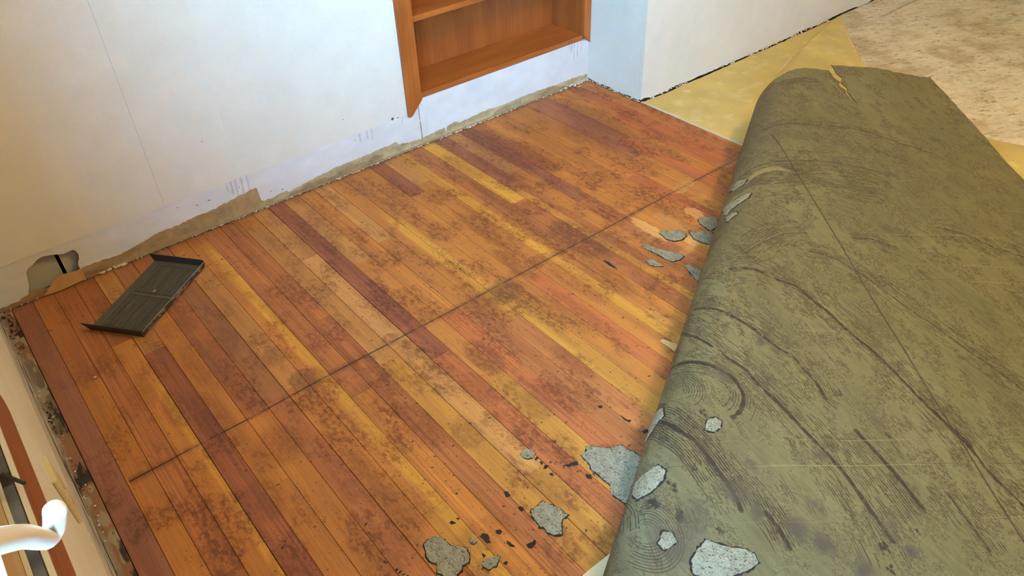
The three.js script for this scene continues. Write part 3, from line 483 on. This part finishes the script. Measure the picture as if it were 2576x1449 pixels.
    // dark joint carried over from the boards
    const se = 1 - sstep(.001, .0032, Math.abs(z - .812 - (vn(x * 6, 2) - .5) * .006)); const dk = Math.max(line * .95, se * .62 * (x > 1.96 ? .3 : 1));
    r = mix(r, 30, dk); gg = mix(gg, 25, dk); b = mix(b, 20, dk);
    bump[j * N + i] = clamp(120 + line * 110 - li * 60 + (med - .5) * 40 - se * 60, 0, 255);
    c[0] = r; c[1] = gg; c[2] = b; return c;
  });
  t.wrapS = t.wrapT = THREE.MirroredRepeatWrapping;
  const h = 1024, bt = tex(h, h, (i, j) => { const v = bump[j * 2 * N + i * 2]; return [v, v, v]; }, false); bt.wrapS = bt.wrapT = THREE.MirroredRepeatWrapping;
  return [t, bt];
}
function sheetPatch(x0, x1, z0, z1, nx, nz, off, flip, edgeJit) {
  const pos = [], uv = [], idx = [];
  for (let j = 0; j <= nz; j++) for (let i = 0; i <= nx; i++) {
    let x = mix(x0, x1, i / nx), z = mix(z0, z1, j / nz);
    if (edgeJit && i === nx) x += (vn(z * 60, 3) - .5) * .006; if (j === 0 && z0 < .1) z += vn(x * 50, 7) * .005;
    if (z0 > .41 ? j === 0 : j === nz) z = .4185 + (vn(x * 40, 9) - .5) * .016;
    pos.push(...fold(x, z, off, z0 < .41)); uv.push((x - TX) / TL, (z - TZ) / TL);
  }
  for (let j = 0; j < nz; j++) for (let i = 0; i < nx; i++) { const a = j * (nx + 1) + i, b = a + 1, c = a + nx + 1, d = c + 1; flip ? idx.push(a, b, c, b, d, c) : idx.push(a, c, b, b, c, d); }
  const g = new THREE.BufferGeometry(); g.setAttribute('position', new THREE.Float32BufferAttribute(pos, 3)); g.setAttribute('uv', new THREE.Float32BufferAttribute(uv, 2)); g.setIndex(idx); g.computeVertexNormals(); return g;
}
const yellowTex = tex(512, 512, (i, j) => { const n = fbm(i / 60, j / 60, 4), f = vn(i / 2, j / 2), p = sstep(.6, .75, fbm(i / 30 + 7, j / 30, 4)); const m = .95 + (n - .5) * .16 + (f - .5) * .03; return [mix(212, 220, p) * m, mix(190, 200, p) * m, mix(120, 138, p) * m]; });
const yellow = mat({ map: yellowTex, roughness: .75, side: THREE.DoubleSide });
const sheetMaps = sheetTexture();
{
  const o = thing('flooring_sheet', 'large vinyl flooring sheet peeled back and rolled over, its olive glue-combed back showing', 'flooring sheet');
  const olive = mat({ map: sheetMaps[0], bumpMap: sheetMaps[1], bumpScale: .0012, roughness: .62, side: THREE.DoubleSide });
  const xa = .2, xb = EDGE - .004, P1 = [xa, xb, .4185, 2.3, 200, 170], P2 = [xa, xb, .004, .4185, 200, 40];
  part('glued_back', mergeGeometries([sheetPatch(...P1, 0, false, true), sheetPatch(...P2, 0, false, true)]), olive, o);
  part('yellow_face', mergeGeometries([sheetPatch(...P1, -THICK, true, true), sheetPatch(...P2, -THICK, true, true)]), yellow, o);
  // cut edges, closing the sheet's thickness
  const ribbon = (pts, tn) => { const pos = [], idx = [], uv = []; pts.forEach(([x, z], i) => { pos.push(...fold(x, z, 0, tn), ...fold(x, z, -THICK, tn)); uv.push(i * .01, 0, i * .01, .02); if (i) { const a = i * 2; idx.push(a - 2, a - 1, a, a, a - 1, a + 1); } }); const g = new THREE.BufferGeometry(); g.setAttribute('position', new THREE.Float32BufferAttribute(pos, 3)); g.setAttribute('uv', new THREE.Float32BufferAttribute(uv, 2)); g.setIndex(idx); g.computeVertexNormals(); return g; };
  const e1 = [], e2 = [], e3 = [], e4 = []; for (let i = 0; i <= 40; i++) { const x = mix(2.1, xb, i / 40); e4.push([x, .4185 + (vn(x * 40, 9) - .5) * .016]); }
  for (let j = 0; j <= 40; j++) { const z = mix(.004, .4185, j / 40) - (j === 40 ? .0012 : 0); e1.push([xb + (vn(z * 60, 3) - .5) * .006, z]); }
  for (let j = 0; j <= 170; j++) { const z = mix(.4185, 2.3, j / 170) + (j ? 0 : .001); e2.push([xb + (vn(z * 60, 3) - .5) * .006, z]); }
  for (let i = 0; i <= 200; i++) { const x = mix(xa, xb, i / 200); e3.push([x, .004 + vn(x * 50, 7) * .005]); }
  part('cut_edge', mergeGeometries([ribbon(e1, true), ribbon(e2, false), ribbon(e3, true), ribbon(e4, true), ribbon(e4, false)]), mat({ color: css(84, 66, 40), roughness: .9, side: THREE.DoubleSide }), o);
  // patches of grey felt left on the back
  const felt = feltMat(0);
  const tess = new TessellateModifier(.012, 6);
  const PATCH = [[.808, 1.606, .832, 1.598, .836, 1.558, .842, 1.534, .824, 1.524, .806, 1.534, .784, 1.566, .782, 1.598], [.664, 1.512, .684, 1.486, .676, 1.47, .668, 1.446, .664, 1.414, .654, 1.398, .64, 1.396, .628, 1.414, .618, 1.454, .61, 1.502, .624, 1.532, .646, 1.528], [.68, 1.584, .7, 1.568, .7, 1.55, .682, 1.546, .672, 1.562, .668, 1.576], [.914, 1.408, .936, 1.394, .942, 1.374, .934, 1.362, .918, 1.37, .908, 1.39],
    [.984, 1.548, 1.02, 1.52, 1.0, 1.478, .972, 1.484, .956, 1.526, .958, 1.552], [1.776, 1.034, 1.782, .998, 1.754, .974, 1.736, .996, 1.744, 1.026], [1.704, 1.086, 1.676, 1.046, 1.674, .995, 1.656, 1.01, 1.644, 1.054, 1.638, 1.094], [1.62, 1.098, 1.61, 1.066, 1.598, 1.066, 1.588, 1.104]];
  PATCH.forEach((l, n) => {
    const grow = (pts, d) => { const cx = pts.reduce((a, p) => a + p[0], 0) / pts.length, cz = pts.reduce((a, p) => a + p[1], 0) / pts.length; return pts.map((p) => { const L = Math.hypot(p[0] - cx, p[1] - cz); return [p[0] + (p[0] - cx) / L * d, p[1] + (p[1] - cz) / L * d]; }); };
    let owner = o;
    for (const [nm, pts, h0, h1, m] of [['felt_patch', ragged(pairs(l), .005, .002, n + 3), 0, .0018, felt], ['tar_rim', ragged(grow(pairs(l), .004), .005, .003, n + 30), -.0003, .0008, tar]]) {
      let g = new THREE.ExtrudeGeometry(shapeOf(pts), { depth: 1, bevelEnabled: false }); g = tess.modify(g);
      const p = g.attributes.position, u = g.attributes.uv;
      for (let i = 0; i < p.count; i++) { const x = p.getX(i), z = p.getY(i), q = p.getZ(i); u.setXY(i, x * 6, z * 6); p.setXYZ(i, ...fold(x, z, mix(h0, h1, q) + (nm === 'felt_patch' && q > .5 ? vn(x * 300, z * 300) * .0008 : 0))); }
      g.computeVertexNormals(); owner = part(nm, g, m, owner);
    }
  });
}

// ---------------------------------------------------------------- other coverings on the floor
const flat = (pts, y0, y1) => { const g = new THREE.ExtrudeGeometry(shapeOf(pts.map((p) => [p[0], -p[1]])), { depth: y1 - y0, bevelEnabled: false }); g.rotateX(-Math.PI / 2); g.translate(0, y0, 0); return g; };
const metreUV = (g, k) => uvScale(g, (x, y, z) => [x * k, z * k]);
thing('felt_underlay', 'flat yellow underlay glued on the floor along the jutting wall', 'underlay', null,
  metreUV(flat([[EDGE + .009, BENCH + .006], ...ragged([[2.5, BENCH + .012], [3.85, BENCH + .008]], .03, .006, 4).slice(0, 44), [ROOMX - .02, BENCH + .006], [ROOMX - .02, 4.56], [EDGE + .009, 4.56]], -.0188, .0015), 1.1), yellow);
const printTex = tex(1024, 1024, (i, j) => {
  const x = i / 1024 * 2, z = j / 1024 * 2, ca = .45, a = x * Math.cos(ca) + z * Math.sin(ca), b = -x * Math.sin(ca) + z * Math.cos(ca);
  const n = fbm(x * 9, z * 9, 4), m = fbm(a * 14 + 3, b * 46, 4), f = fbm(x * 80, z * 80, 3), s = sstep(.7, .78, fbm(a * 40 + 9, b * 130, 3)) * .5, br = sstep(.44, .68, n * .55 + m * .45);
  let r = mix(220, 184, br), g = mix(212, 168, br), bb = mix(194, 140, br); const v = 1 + (f - .5) * .12 + (m - .5) * .22; r *= v; g *= v; bb *= v;
  for (const zl of [.47, .83, 1.35, 1.75]) { const d = Math.abs(z - zl - (vn(x * 4, zl * 9) - .5) * .01), l = (1 - sstep(.002, .008, d)) * .5 * sstep(.3, .6, vn(x * 6, zl * 5)); const k = vn(x * 2, zl) > .5 ? 206 : 110; r = mix(r, k, l); g = mix(g, k * .9, l); bb = mix(bb, k * .68, l); }
  return [mix(r, 84, s), mix(g, 66, s), mix(bb, 44, s)];
});
{
  const o = thing('patterned_sheet', 'worn mottled beige flooring sheet beyond the roll with its edge folded back', 'flooring sheet');
  const m = mat({ map: printTex, roughness: .6 });
  part('printed_face', metreUV(flat([[3.79, BENCH + .004], [ROOMX - .01, BENCH + .004], [ROOMX - .01, 3.6], [3.6, 2.4], [3.12, 1.62], [3.05, 1.45], [3.02, 1.3], [2.96, .6], [3.0, .52], [3.254, .445]], .0018, .0045), .5), m, o);
  // folded corner, yellow underside up: crease on the left, torn edge on the right
  const crease = [[3.735, BENCH + .012], [3.254, .448], [2.987, .531], [2.80, .60]], torn = [[3.775, BENCH + .02], [3.575, .489], [3.253, .786], [3.02, .99]];
  const at = (l, t) => { const q = t * (l.length - 1), i = Math.min(l.length - 2, Math.floor(q)), f = q - i; return [mix(l[i][0], l[i + 1][0], f), mix(l[i][1], l[i + 1][1], f)]; };
  const sheet = (fn, nu, nv) => { const pos = [], uv = [], idx = []; for (let j = 0; j <= nv; j++) for (let i = 0; i <= nu; i++) { const p = fn(i / nu, j / nv); pos.push(...p); uv.push(p[0] * 1.1, p[2] * 1.1); if (i < nu && j < nv) { const a = j * (nu + 1) + i; idx.push(a, a + 1, a + nu + 1, a + 1, a + nu + 2, a + nu + 1); } } const g = new THREE.BufferGeometry(); g.setAttribute('position', new THREE.Float32BufferAttribute(pos, 3)); g.setAttribute('uv', new THREE.Float32BufferAttribute(uv, 2)); g.setIndex(idx); g.computeVertexNormals(); return g; };
  const wave = (u) => .004 + .026 * Math.sqrt(sstep(0, .22, u)) * (1 - .72 * u);
  const corner = part('folded_corner', mergeGeometries([sheet((u, v) => { const a = at(crease, v), b = at(torn, v), w = .3 + .7 * sstep(0, .2, v); return [mix(a[0], b[0], u), .003 + wave(u) * w, mix(a[1], b[1], u)]; }, 30, 60), sheet((u, v) => { const a = at(crease, v), b = at(torn, v), w = .3 + .7 * sstep(0, .2, v); return [mix(a[0], b[0], u), Math.max(.0046, wave(u) * w), mix(a[1], b[1], u)]; }, 30, 60)]), yellow, o);
  const tp = []; for (let i = 0; i <= 60; i++) { const p = at(torn, i / 60), w = .4 + vn(i * .6, 3) * .9; tp.push([p, w]); }
  part('torn_edge', sheet((u, v) => { const k = Math.min(60, Math.round(v * 60)), [p, w] = tp[k], h = .3 + .7 * sstep(0, .2, v); return [p[0] - .006 * w + u * .010 * w, .0042 + wave(1) * h - u * .006 + (u > .1 && u < .9 ? .001 : 0), p[1] - .003 * w + u * .006 * w]; }, 4, 60), mat({ color: css(226, 204, 150), roughness: .9, side: THREE.DoubleSide }), corner);
  // second fold at the right, under the edge of the roll
  part('folded_edge', sheet((u, v) => { const a = [mix(3.03, 3.13, v), mix(1.385, 1.70, v)], b = [mix(2.70, 2.82, v), mix(1.42, 1.80, v)]; return [mix(a[0], b[0], u), .0055 + .022 * Math.sqrt(u) * (1 - u * .4), mix(a[1], b[1], u)]; }, 16, 20), yellow, o);
}
thing('cream_sheet', 'cream flooring sheet edge showing at the foot of the boards beside the roll', 'flooring sheet', null,
  metreUV(flat([[.2, 1.7035], ...ragged([[.2, 1.7035], [.84, 1.706]], .02, .0012, 3).slice(1, 32), [.80, 1.74], [.60, 1.85], [.2, 2.0]], .0006, .0030), 1), mat({ color: css(232, 220, 178), roughness: .6 }));

// ---------------------------------------------------------------- scraps of felt and glue on the boards
const scrapG = 'grey felt scraps on the boards';
const SCRAPS = [
  ['large jagged grey felt scrap half under the fold of the rolled sheet', [.908, 1.486, .925, 1.487, .932, 1.476, .944, 1.484, .954, 1.498, .97, 1.514, .995, 1.525, .997, 1.535, .996, 1.543, 1.004, 1.559, 1.003, 1.573, 1.005, 1.593, .96, 1.634, .911, 1.655, .891, 1.641, .889, 1.625, .884, 1.607, .891, 1.595, .9, 1.587, .899, 1.569, .901, 1.552, .898, 1.532, .905, 1.516, .906, 1.503]],
  ['squarish grey felt scrap lying alone between the big scrap and the heart-shaped one', [.725, 1.525, .735, 1.525, .758, 1.524, .765, 1.54, .77, 1.555, .773, 1.562, .776, 1.583, .762, 1.583, .752, 1.588, .736, 1.609, .722, 1.6, .717, 1.586, .719, 1.572, .714, 1.566, .717, 1.55, .718, 1.537]],
  ['lobed grey felt scrap, black rimmed, cut by the bottom edge of the picture', [.504, 1.443, .519, 1.438, .528, 1.443, .539, 1.45, .542, 1.461, .542, 1.479, .546, 1.486, .553, 1.487, .563, 1.505, .561, 1.518, .556, 1.528, .548, 1.534, .535, 1.532, .528, 1.539, .516, 1.541, .51, 1.546, .5, 1.539, .493, 1.523, .489, 1.512, .499, 1.496, .495, 1.491, .491, 1.481, .492, 1.471, .497, 1.46]],
  ['small grey felt scrap on a yellow board just right of the lobed scrap', [.571, 1.552, .579, 1.552, .587, 1.556, .595, 1.558, .602, 1.559, .605, 1.566, .598, 1.571, .591, 1.574, .587, 1.578, .58, 1.575, .57, 1.574, .568, 1.568, .567, 1.561]],
  ['tiny round grey felt scrap with black rim above a line of black crumbs', [.805, 1.392, .822, 1.39, .831, 1.401, .83, 1.413, .82, 1.419, .809, 1.414, .803, 1.404]],
  ['grey felt scrap tucked against the roll beside a pale yellow patch of board', [1.849, 1.038, 1.868, 1.034, 1.881, 1.051, 1.897, 1.06, 1.894, 1.079, 1.86, 1.101, 1.826, 1.107, 1.832, 1.086, 1.835, 1.058]],
  ['oval grey felt scrap on the pale strip of board near the roll', [1.701, 1.004, 1.724, 1.004, 1.734, 1.023, 1.756, 1.033, 1.757, 1.06, 1.749, 1.073, 1.725, 1.076, 1.701, 1.064, 1.693, 1.043, 1.698, 1.021]],
  ['ragged grey felt scrap with a black tail between the oval scrap and the roll', [1.775, 1.061, 1.785, 1.08, 1.807, 1.09, 1.825, 1.111, 1.813, 1.131, 1.77, 1.156, 1.76, 1.118, 1.756, 1.099, 1.767, 1.079]],
  ['long pointed grey felt scrap lying along the boards', [1.602, 1.02, 1.621, 1.022, 1.629, 1.044, 1.637, 1.07, 1.657, 1.108, 1.664, 1.137, 1.64, 1.139, 1.617, 1.132, 1.612, 1.11, 1.612, 1.076, 1.61, 1.051]],
  ['narrow short grey felt scrap beside the long pointed one', [1.561, 1.078, 1.576, 1.087, 1.579, 1.112, 1.578, 1.129, 1.563, 1.116, 1.555, 1.1]],
  ['wedge of grey felt at the roll below the other upper scraps', [1.627, 1.174, 1.64, 1.176, 1.639, 1.193, 1.645, 1.217, 1.631, 1.231, 1.599, 1.245, 1.608, 1.219, 1.617, 1.201]],
  ['dark glue lump with a speck of grey felt above the small scrap', [.58, 1.497, .589, 1.493, .592, 1.499, .59, 1.507, .582, 1.508, .578, 1.503]]];
SCRAPS.forEach(([label, l, ], n) => {
  const pts = pairs(l), cx = pts.reduce((a, p) => a + p[0], 0) / pts.length, cz = pts.reduce((a, p) => a + p[1], 0) / pts.length;
  const loc = pts.map((p) => [p[0] - cx, -(p[1] - cz)]), size = Math.max(...loc.map((p) => Math.hypot(...p)));
  const o = thing('felt_scrap', label, 'scrap', scrapG); o.position.set(cx, .0004, cz);
  const rimPts = ragged(loc, .005, .0022, n + 40).map((p) => { const L = Math.hypot(...p), d = Math.min(.0035, size * .08); return [p[0] + p[0] / L * d, p[1] + p[1] / L * d - .0008]; });
  const mk = (p, d, b) => { const g = new THREE.ExtrudeGeometry(shapeOf(p), { depth: d, bevelEnabled: b > 0, bevelThickness: b, bevelSize: b, bevelSegments: 2 }); g.rotateX(-Math.PI / 2); return metreUV(g, 6); };
  part('tar_rim', mk(rimPts, .0012, 0), tar, o);
  const g = mk(ragged(loc, .004, .0016, n + 2), .0016, .0006); g.translate(0, .0012, 0); part('felt', g, feltMat(), o);
});
const SMEARS = [[.605, 1.502, .614, 1.5, .618, 1.51, .616, 1.517, .612, 1.519, .612, 1.528, .605, 1.525, .606, 1.514], [.637, 1.513, .646, 1.516, .646, 1.523, .64, 1.526, .635, 1.52], [.64, 1.545, .642, 1.551, .644, 1.568, .637, 1.562, .638, 1.551], [.664, 1.58, .678, 1.583, .685, 1.582, .684, 1.588, .677, 1.591, .667, 1.593, .663, 1.588], [.575, 1.433, .581, 1.433, .585, 1.443, .576, 1.44], [.592, 1.434, .598, 1.438, .592, 1.44], [.583, 1.535, .586, 1.545, .579, 1.547], [.602, 1.582, .608, 1.581, .61, 1.586, .604, 1.589], [.711, 1.448, .718, 1.452, .716, 1.465, .707, 1.464], [.822, 1.423, .829, 1.423, .828, 1.428, .819, 1.428], [.825, 1.437, .829, 1.443, .822, 1.446], [.818, 1.457, .827, 1.453, .833, 1.459, .823, 1.462], [.859, 1.482, .879, 1.487, .89, 1.492, .884, 1.5, .864, 1.487], [.88, 1.53, .886, 1.54, .881, 1.549, .874, 1.541], [.818, 1.476, .826, 1.481, .82, 1.486], [1.042, 1.402, 1.051, 1.409, 1.045, 1.413, 1.04, 1.408], [.708, 1.5, .715, 1.5, .716, 1.511, .708, 1.512], [1.062, 1.459, 1.063, 1.479, 1.07, 1.487, 1.062, 1.488, 1.059, 1.475], [1.064, 1.527, 1.079, 1.53, 1.075, 1.539, 1.063, 1.536], [1.469, .99, 1.474, 1.009, 1.468, 1.049, 1.464, 1.018], [1.782, 1.055, 1.785, 1.067, 1.774, 1.108, 1.766, 1.092]];
const SMEAR_LABELS = ['black glue smear like a comma, beside a yellow board between lobed and squarish scraps', 'small round black glue smear right of the comma-shaped one', 'thin crumbly streak of black glue below the small round smear', 'two-lobed black glue smear under the squarish grey scrap', 'short black glue smear just above the dark glue lump', 'small oval black glue spot on the end of the short smear', 'pointed black glue speck above the small scrap on the yellow board', 'ring-shaped black glue speck right of the small scrap on the yellow board', 'black square glue smear between two boards left of the squarish scrap', 'first black glue crumb beside the tiny round scrap', 'second black glue crumb in the line below the tiny round scrap', 'ragged third black glue crumb in the line below the tiny round scrap', 'black tick of glue pointing left of the big jagged scrap', 'black glue blot at the lower left edge of the big jagged scrap', 'fourth black glue crumb in the line below the tiny round scrap', 'lone oval black glue spot on an orange board above the big jagged scrap', 'black glue blot with a shiny middle above the squarish scrap', 'thin black glue strand in a board joint close to the roll', 'black glue blot touching the roll above the big jagged scrap', 'long narrow black glue streak in a board joint left of the upper scraps', 'black glue tail joining the oval scrap to the ragged one'];
SMEARS.forEach((l, n) => {
  const pts = pairs(l), cx = pts.reduce((a, p) => a + p[0], 0) / pts.length, cz = pts.reduce((a, p) => a + p[1], 0) / pts.length;
  const g = new THREE.ExtrudeGeometry(shapeOf(ragged(pts.map((p) => [p[0] - cx, -(p[1] - cz)]), .0025, .0012, n + 60)), { depth: .0007, bevelEnabled: true, bevelThickness: .0003, bevelSize: .0004, bevelSegments: 1 }); g.rotateX(-Math.PI / 2);
  thing('glue_smear', SMEAR_LABELS[n], 'smear', 'black glue smears on the boards', g, tar).position.set(cx, .0005, cz);
});
// ---------------------------------------------------------------- metal floor register lying face down
{
  const o = thing('floor_register', 'dark ribbed metal vent register lying on the boards near the left corner', 'vent cover');
  o.position.set(.3525, .0008, .229); o.rotation.y = .665;
  const L = .322, W = .172, H = .024;
  const steel = mat({ color: css(86, 86, 78), roughness: .5, metalness: .15 }), navy = mat({ color: css(46, 47, 56), roughness: .5, metalness: .1 });
  const wornTex = tex(512, 64, (i, j) => { const n = sstep(.45, .6, fbm(i / 26, j / 26, 3)), e = sstep(.8, .98, j / 64); const v = mix(mix(74, 150, n), 205, e * .6); return [v, v, v + 2]; });
  const worn = mat({ map: wornTex, roughness: .35, metalness: .55 });
  part('plate', bar(-L / 2, L / 2, .001, .004, -W / 2, W / 2, .0008), steel, o);
  const slot = mat({ color: css(24, 24, 22), roughness: .8 });
  const z0 = -W / 2 + .026, z1 = W / 2 - .012, nR = 22;
  for (const [a, b] of [[-L / 2 + .012, -.006], [.006, L / 2 - .022]]) for (let k = 0; k < nR; k++) { const c = new THREE.CapsuleGeometry(.0022, b - a - .005, 3, 8); c.rotateZ(Math.PI / 2); c.scale(1, 1.1, k % 7 === 3 ? .7 : 1); c.translate((a + b) / 2, .0052, mix(z0, z1, k / (nR - 1))); part('rib', c, steel, o); }
  for (const [a, b] of [[-L / 2 + .010, -.006], [.006, L / 2 - .020]]) part('slot_bed', box(a, b, .0038, .0044, z0 - .003, z1 + .003), slot, o);
  part('cross_bar', bar(-.005, .005, .003, .0062, z0 - .004, z1 + .004, .001), steel, o);
  const flange = (x, lean) => { const s = shapeOf([[-W / 2 + .002, 0], [W / 2, 0], [W / 2, H * .8], [W / 2 - .006, H * .95], [-W / 2 - .016, H]]); const g = new THREE.ExtrudeGeometry(s, { depth: .0016, bevelEnabled: true, bevelThickness: .0003, bevelSize: .0003, bevelSegments: 1 }); g.rotateY(-Math.PI / 2); const p = g.attributes.position; for (let i = 0; i < p.count; i++) p.setX(i, p.getX(i) + p.getY(i) * lean); g.computeVertexNormals(); g.translate(x, .0004, 0); return part('end_flange', g, navy, o); };
  flange(-L / 2 + .001, -.22); flange(L / 2 + .001, .22);
  const sg = new THREE.ExtrudeGeometry(shapeOf([[-L / 2, .0006], [L / 2, .0006], [L / 2 + .003, H * .8], [-L / 2 - .003, H * .8]]), { depth: .0016, bevelEnabled: true, bevelThickness: .0004, bevelSize: .0004, bevelSegments: 2 });
  uvScale(sg, (x, y) => [x * 3, y / (H * .8)]); sg.rotateX(.10); sg.translate(0, 0, W / 2 - .0008); const sideFlange = part('side_flange', sg, worn, o);
  const lip = new THREE.CylinderGeometry(.0011, .0011, L, 8); lip.rotateZ(Math.PI / 2); lip.translate(0, H * .8, W / 2 + .002); part('rolled_lip', lip, mat({ color: css(150, 150, 146), roughness: .3, metalness: .7 }), sideFlange);
}
// splinter of pale wood lifted beside the roll
{ const g = bar(-.012, .012, 0, .004, -.026, .026, .001), p = g.attributes.position; for (let i = 0; i < p.count; i++) { const t = (p.getZ(i) + .026) / .052; p.setX(i, p.getX(i) * (.35 + .75 * t) + (vn(t * 9, 4) - .5) * .004); p.setY(i, p.getY(i) + .004 * t * t); } g.computeVertexNormals(); const o = thing('wood_splinter', 'pale splinter of board lifted at the left edge of the roll', 'splinter', null, g, mat({ map: woodTex([196, 156, 100], [226, 192, 136], 4.4), roughness: .7 })); o.position.set(1.335, .0008, 1.372); o.rotation.y = .1; }
// ---------------------------------------------------------------- flakes of paint
const flake = (name, label, x, y, z, r, m, seed) => { const n = 9, pts = []; for (let k = 0; k < n; k++) { const a = k / n * 6.283, q = r * (.55 + .6 * hash(k, seed)); pts.push([Math.cos(a) * q * 1.5, Math.sin(a) * q * .7]); } const g = new THREE.ExtrudeGeometry(shapeOf(pts), { depth: .001, bevelEnabled: true, bevelThickness: .0004, bevelSize: .0005, bevelSegments: 1 }); g.rotateX(-Math.PI / 2); const o = thing(name, label, 'flake', null, g, m); o.position.set(x, y, z); o.rotation.y = hash(seed, 3) * 3; return o; };
flake('paint_flake', 'curled pale paint flake on the boards by the far corner', 2.268, .0008, .032, .008, mat({ color: css(216, 196, 160) }), 5);
flake('paint_flake', 'small yellow paint flake lying on the ribs of the vent register', .371, .0078, .221, .0045, mat({ color: css(188, 182, 96) }), 9);
flake('paint_flake', 'pinkish torn flake on the yellow underlay near the wall corner', 2.56, .0022, .378, .014, mat({ color: css(224, 196, 160) }), 12);
flake('paint_flake', 'tiny white paint flake on the reddish boards below the register', .127, .0008, .47, .0035, mat({ color: css(222, 214, 200) }), 14);

renderer.render(scene, camera);
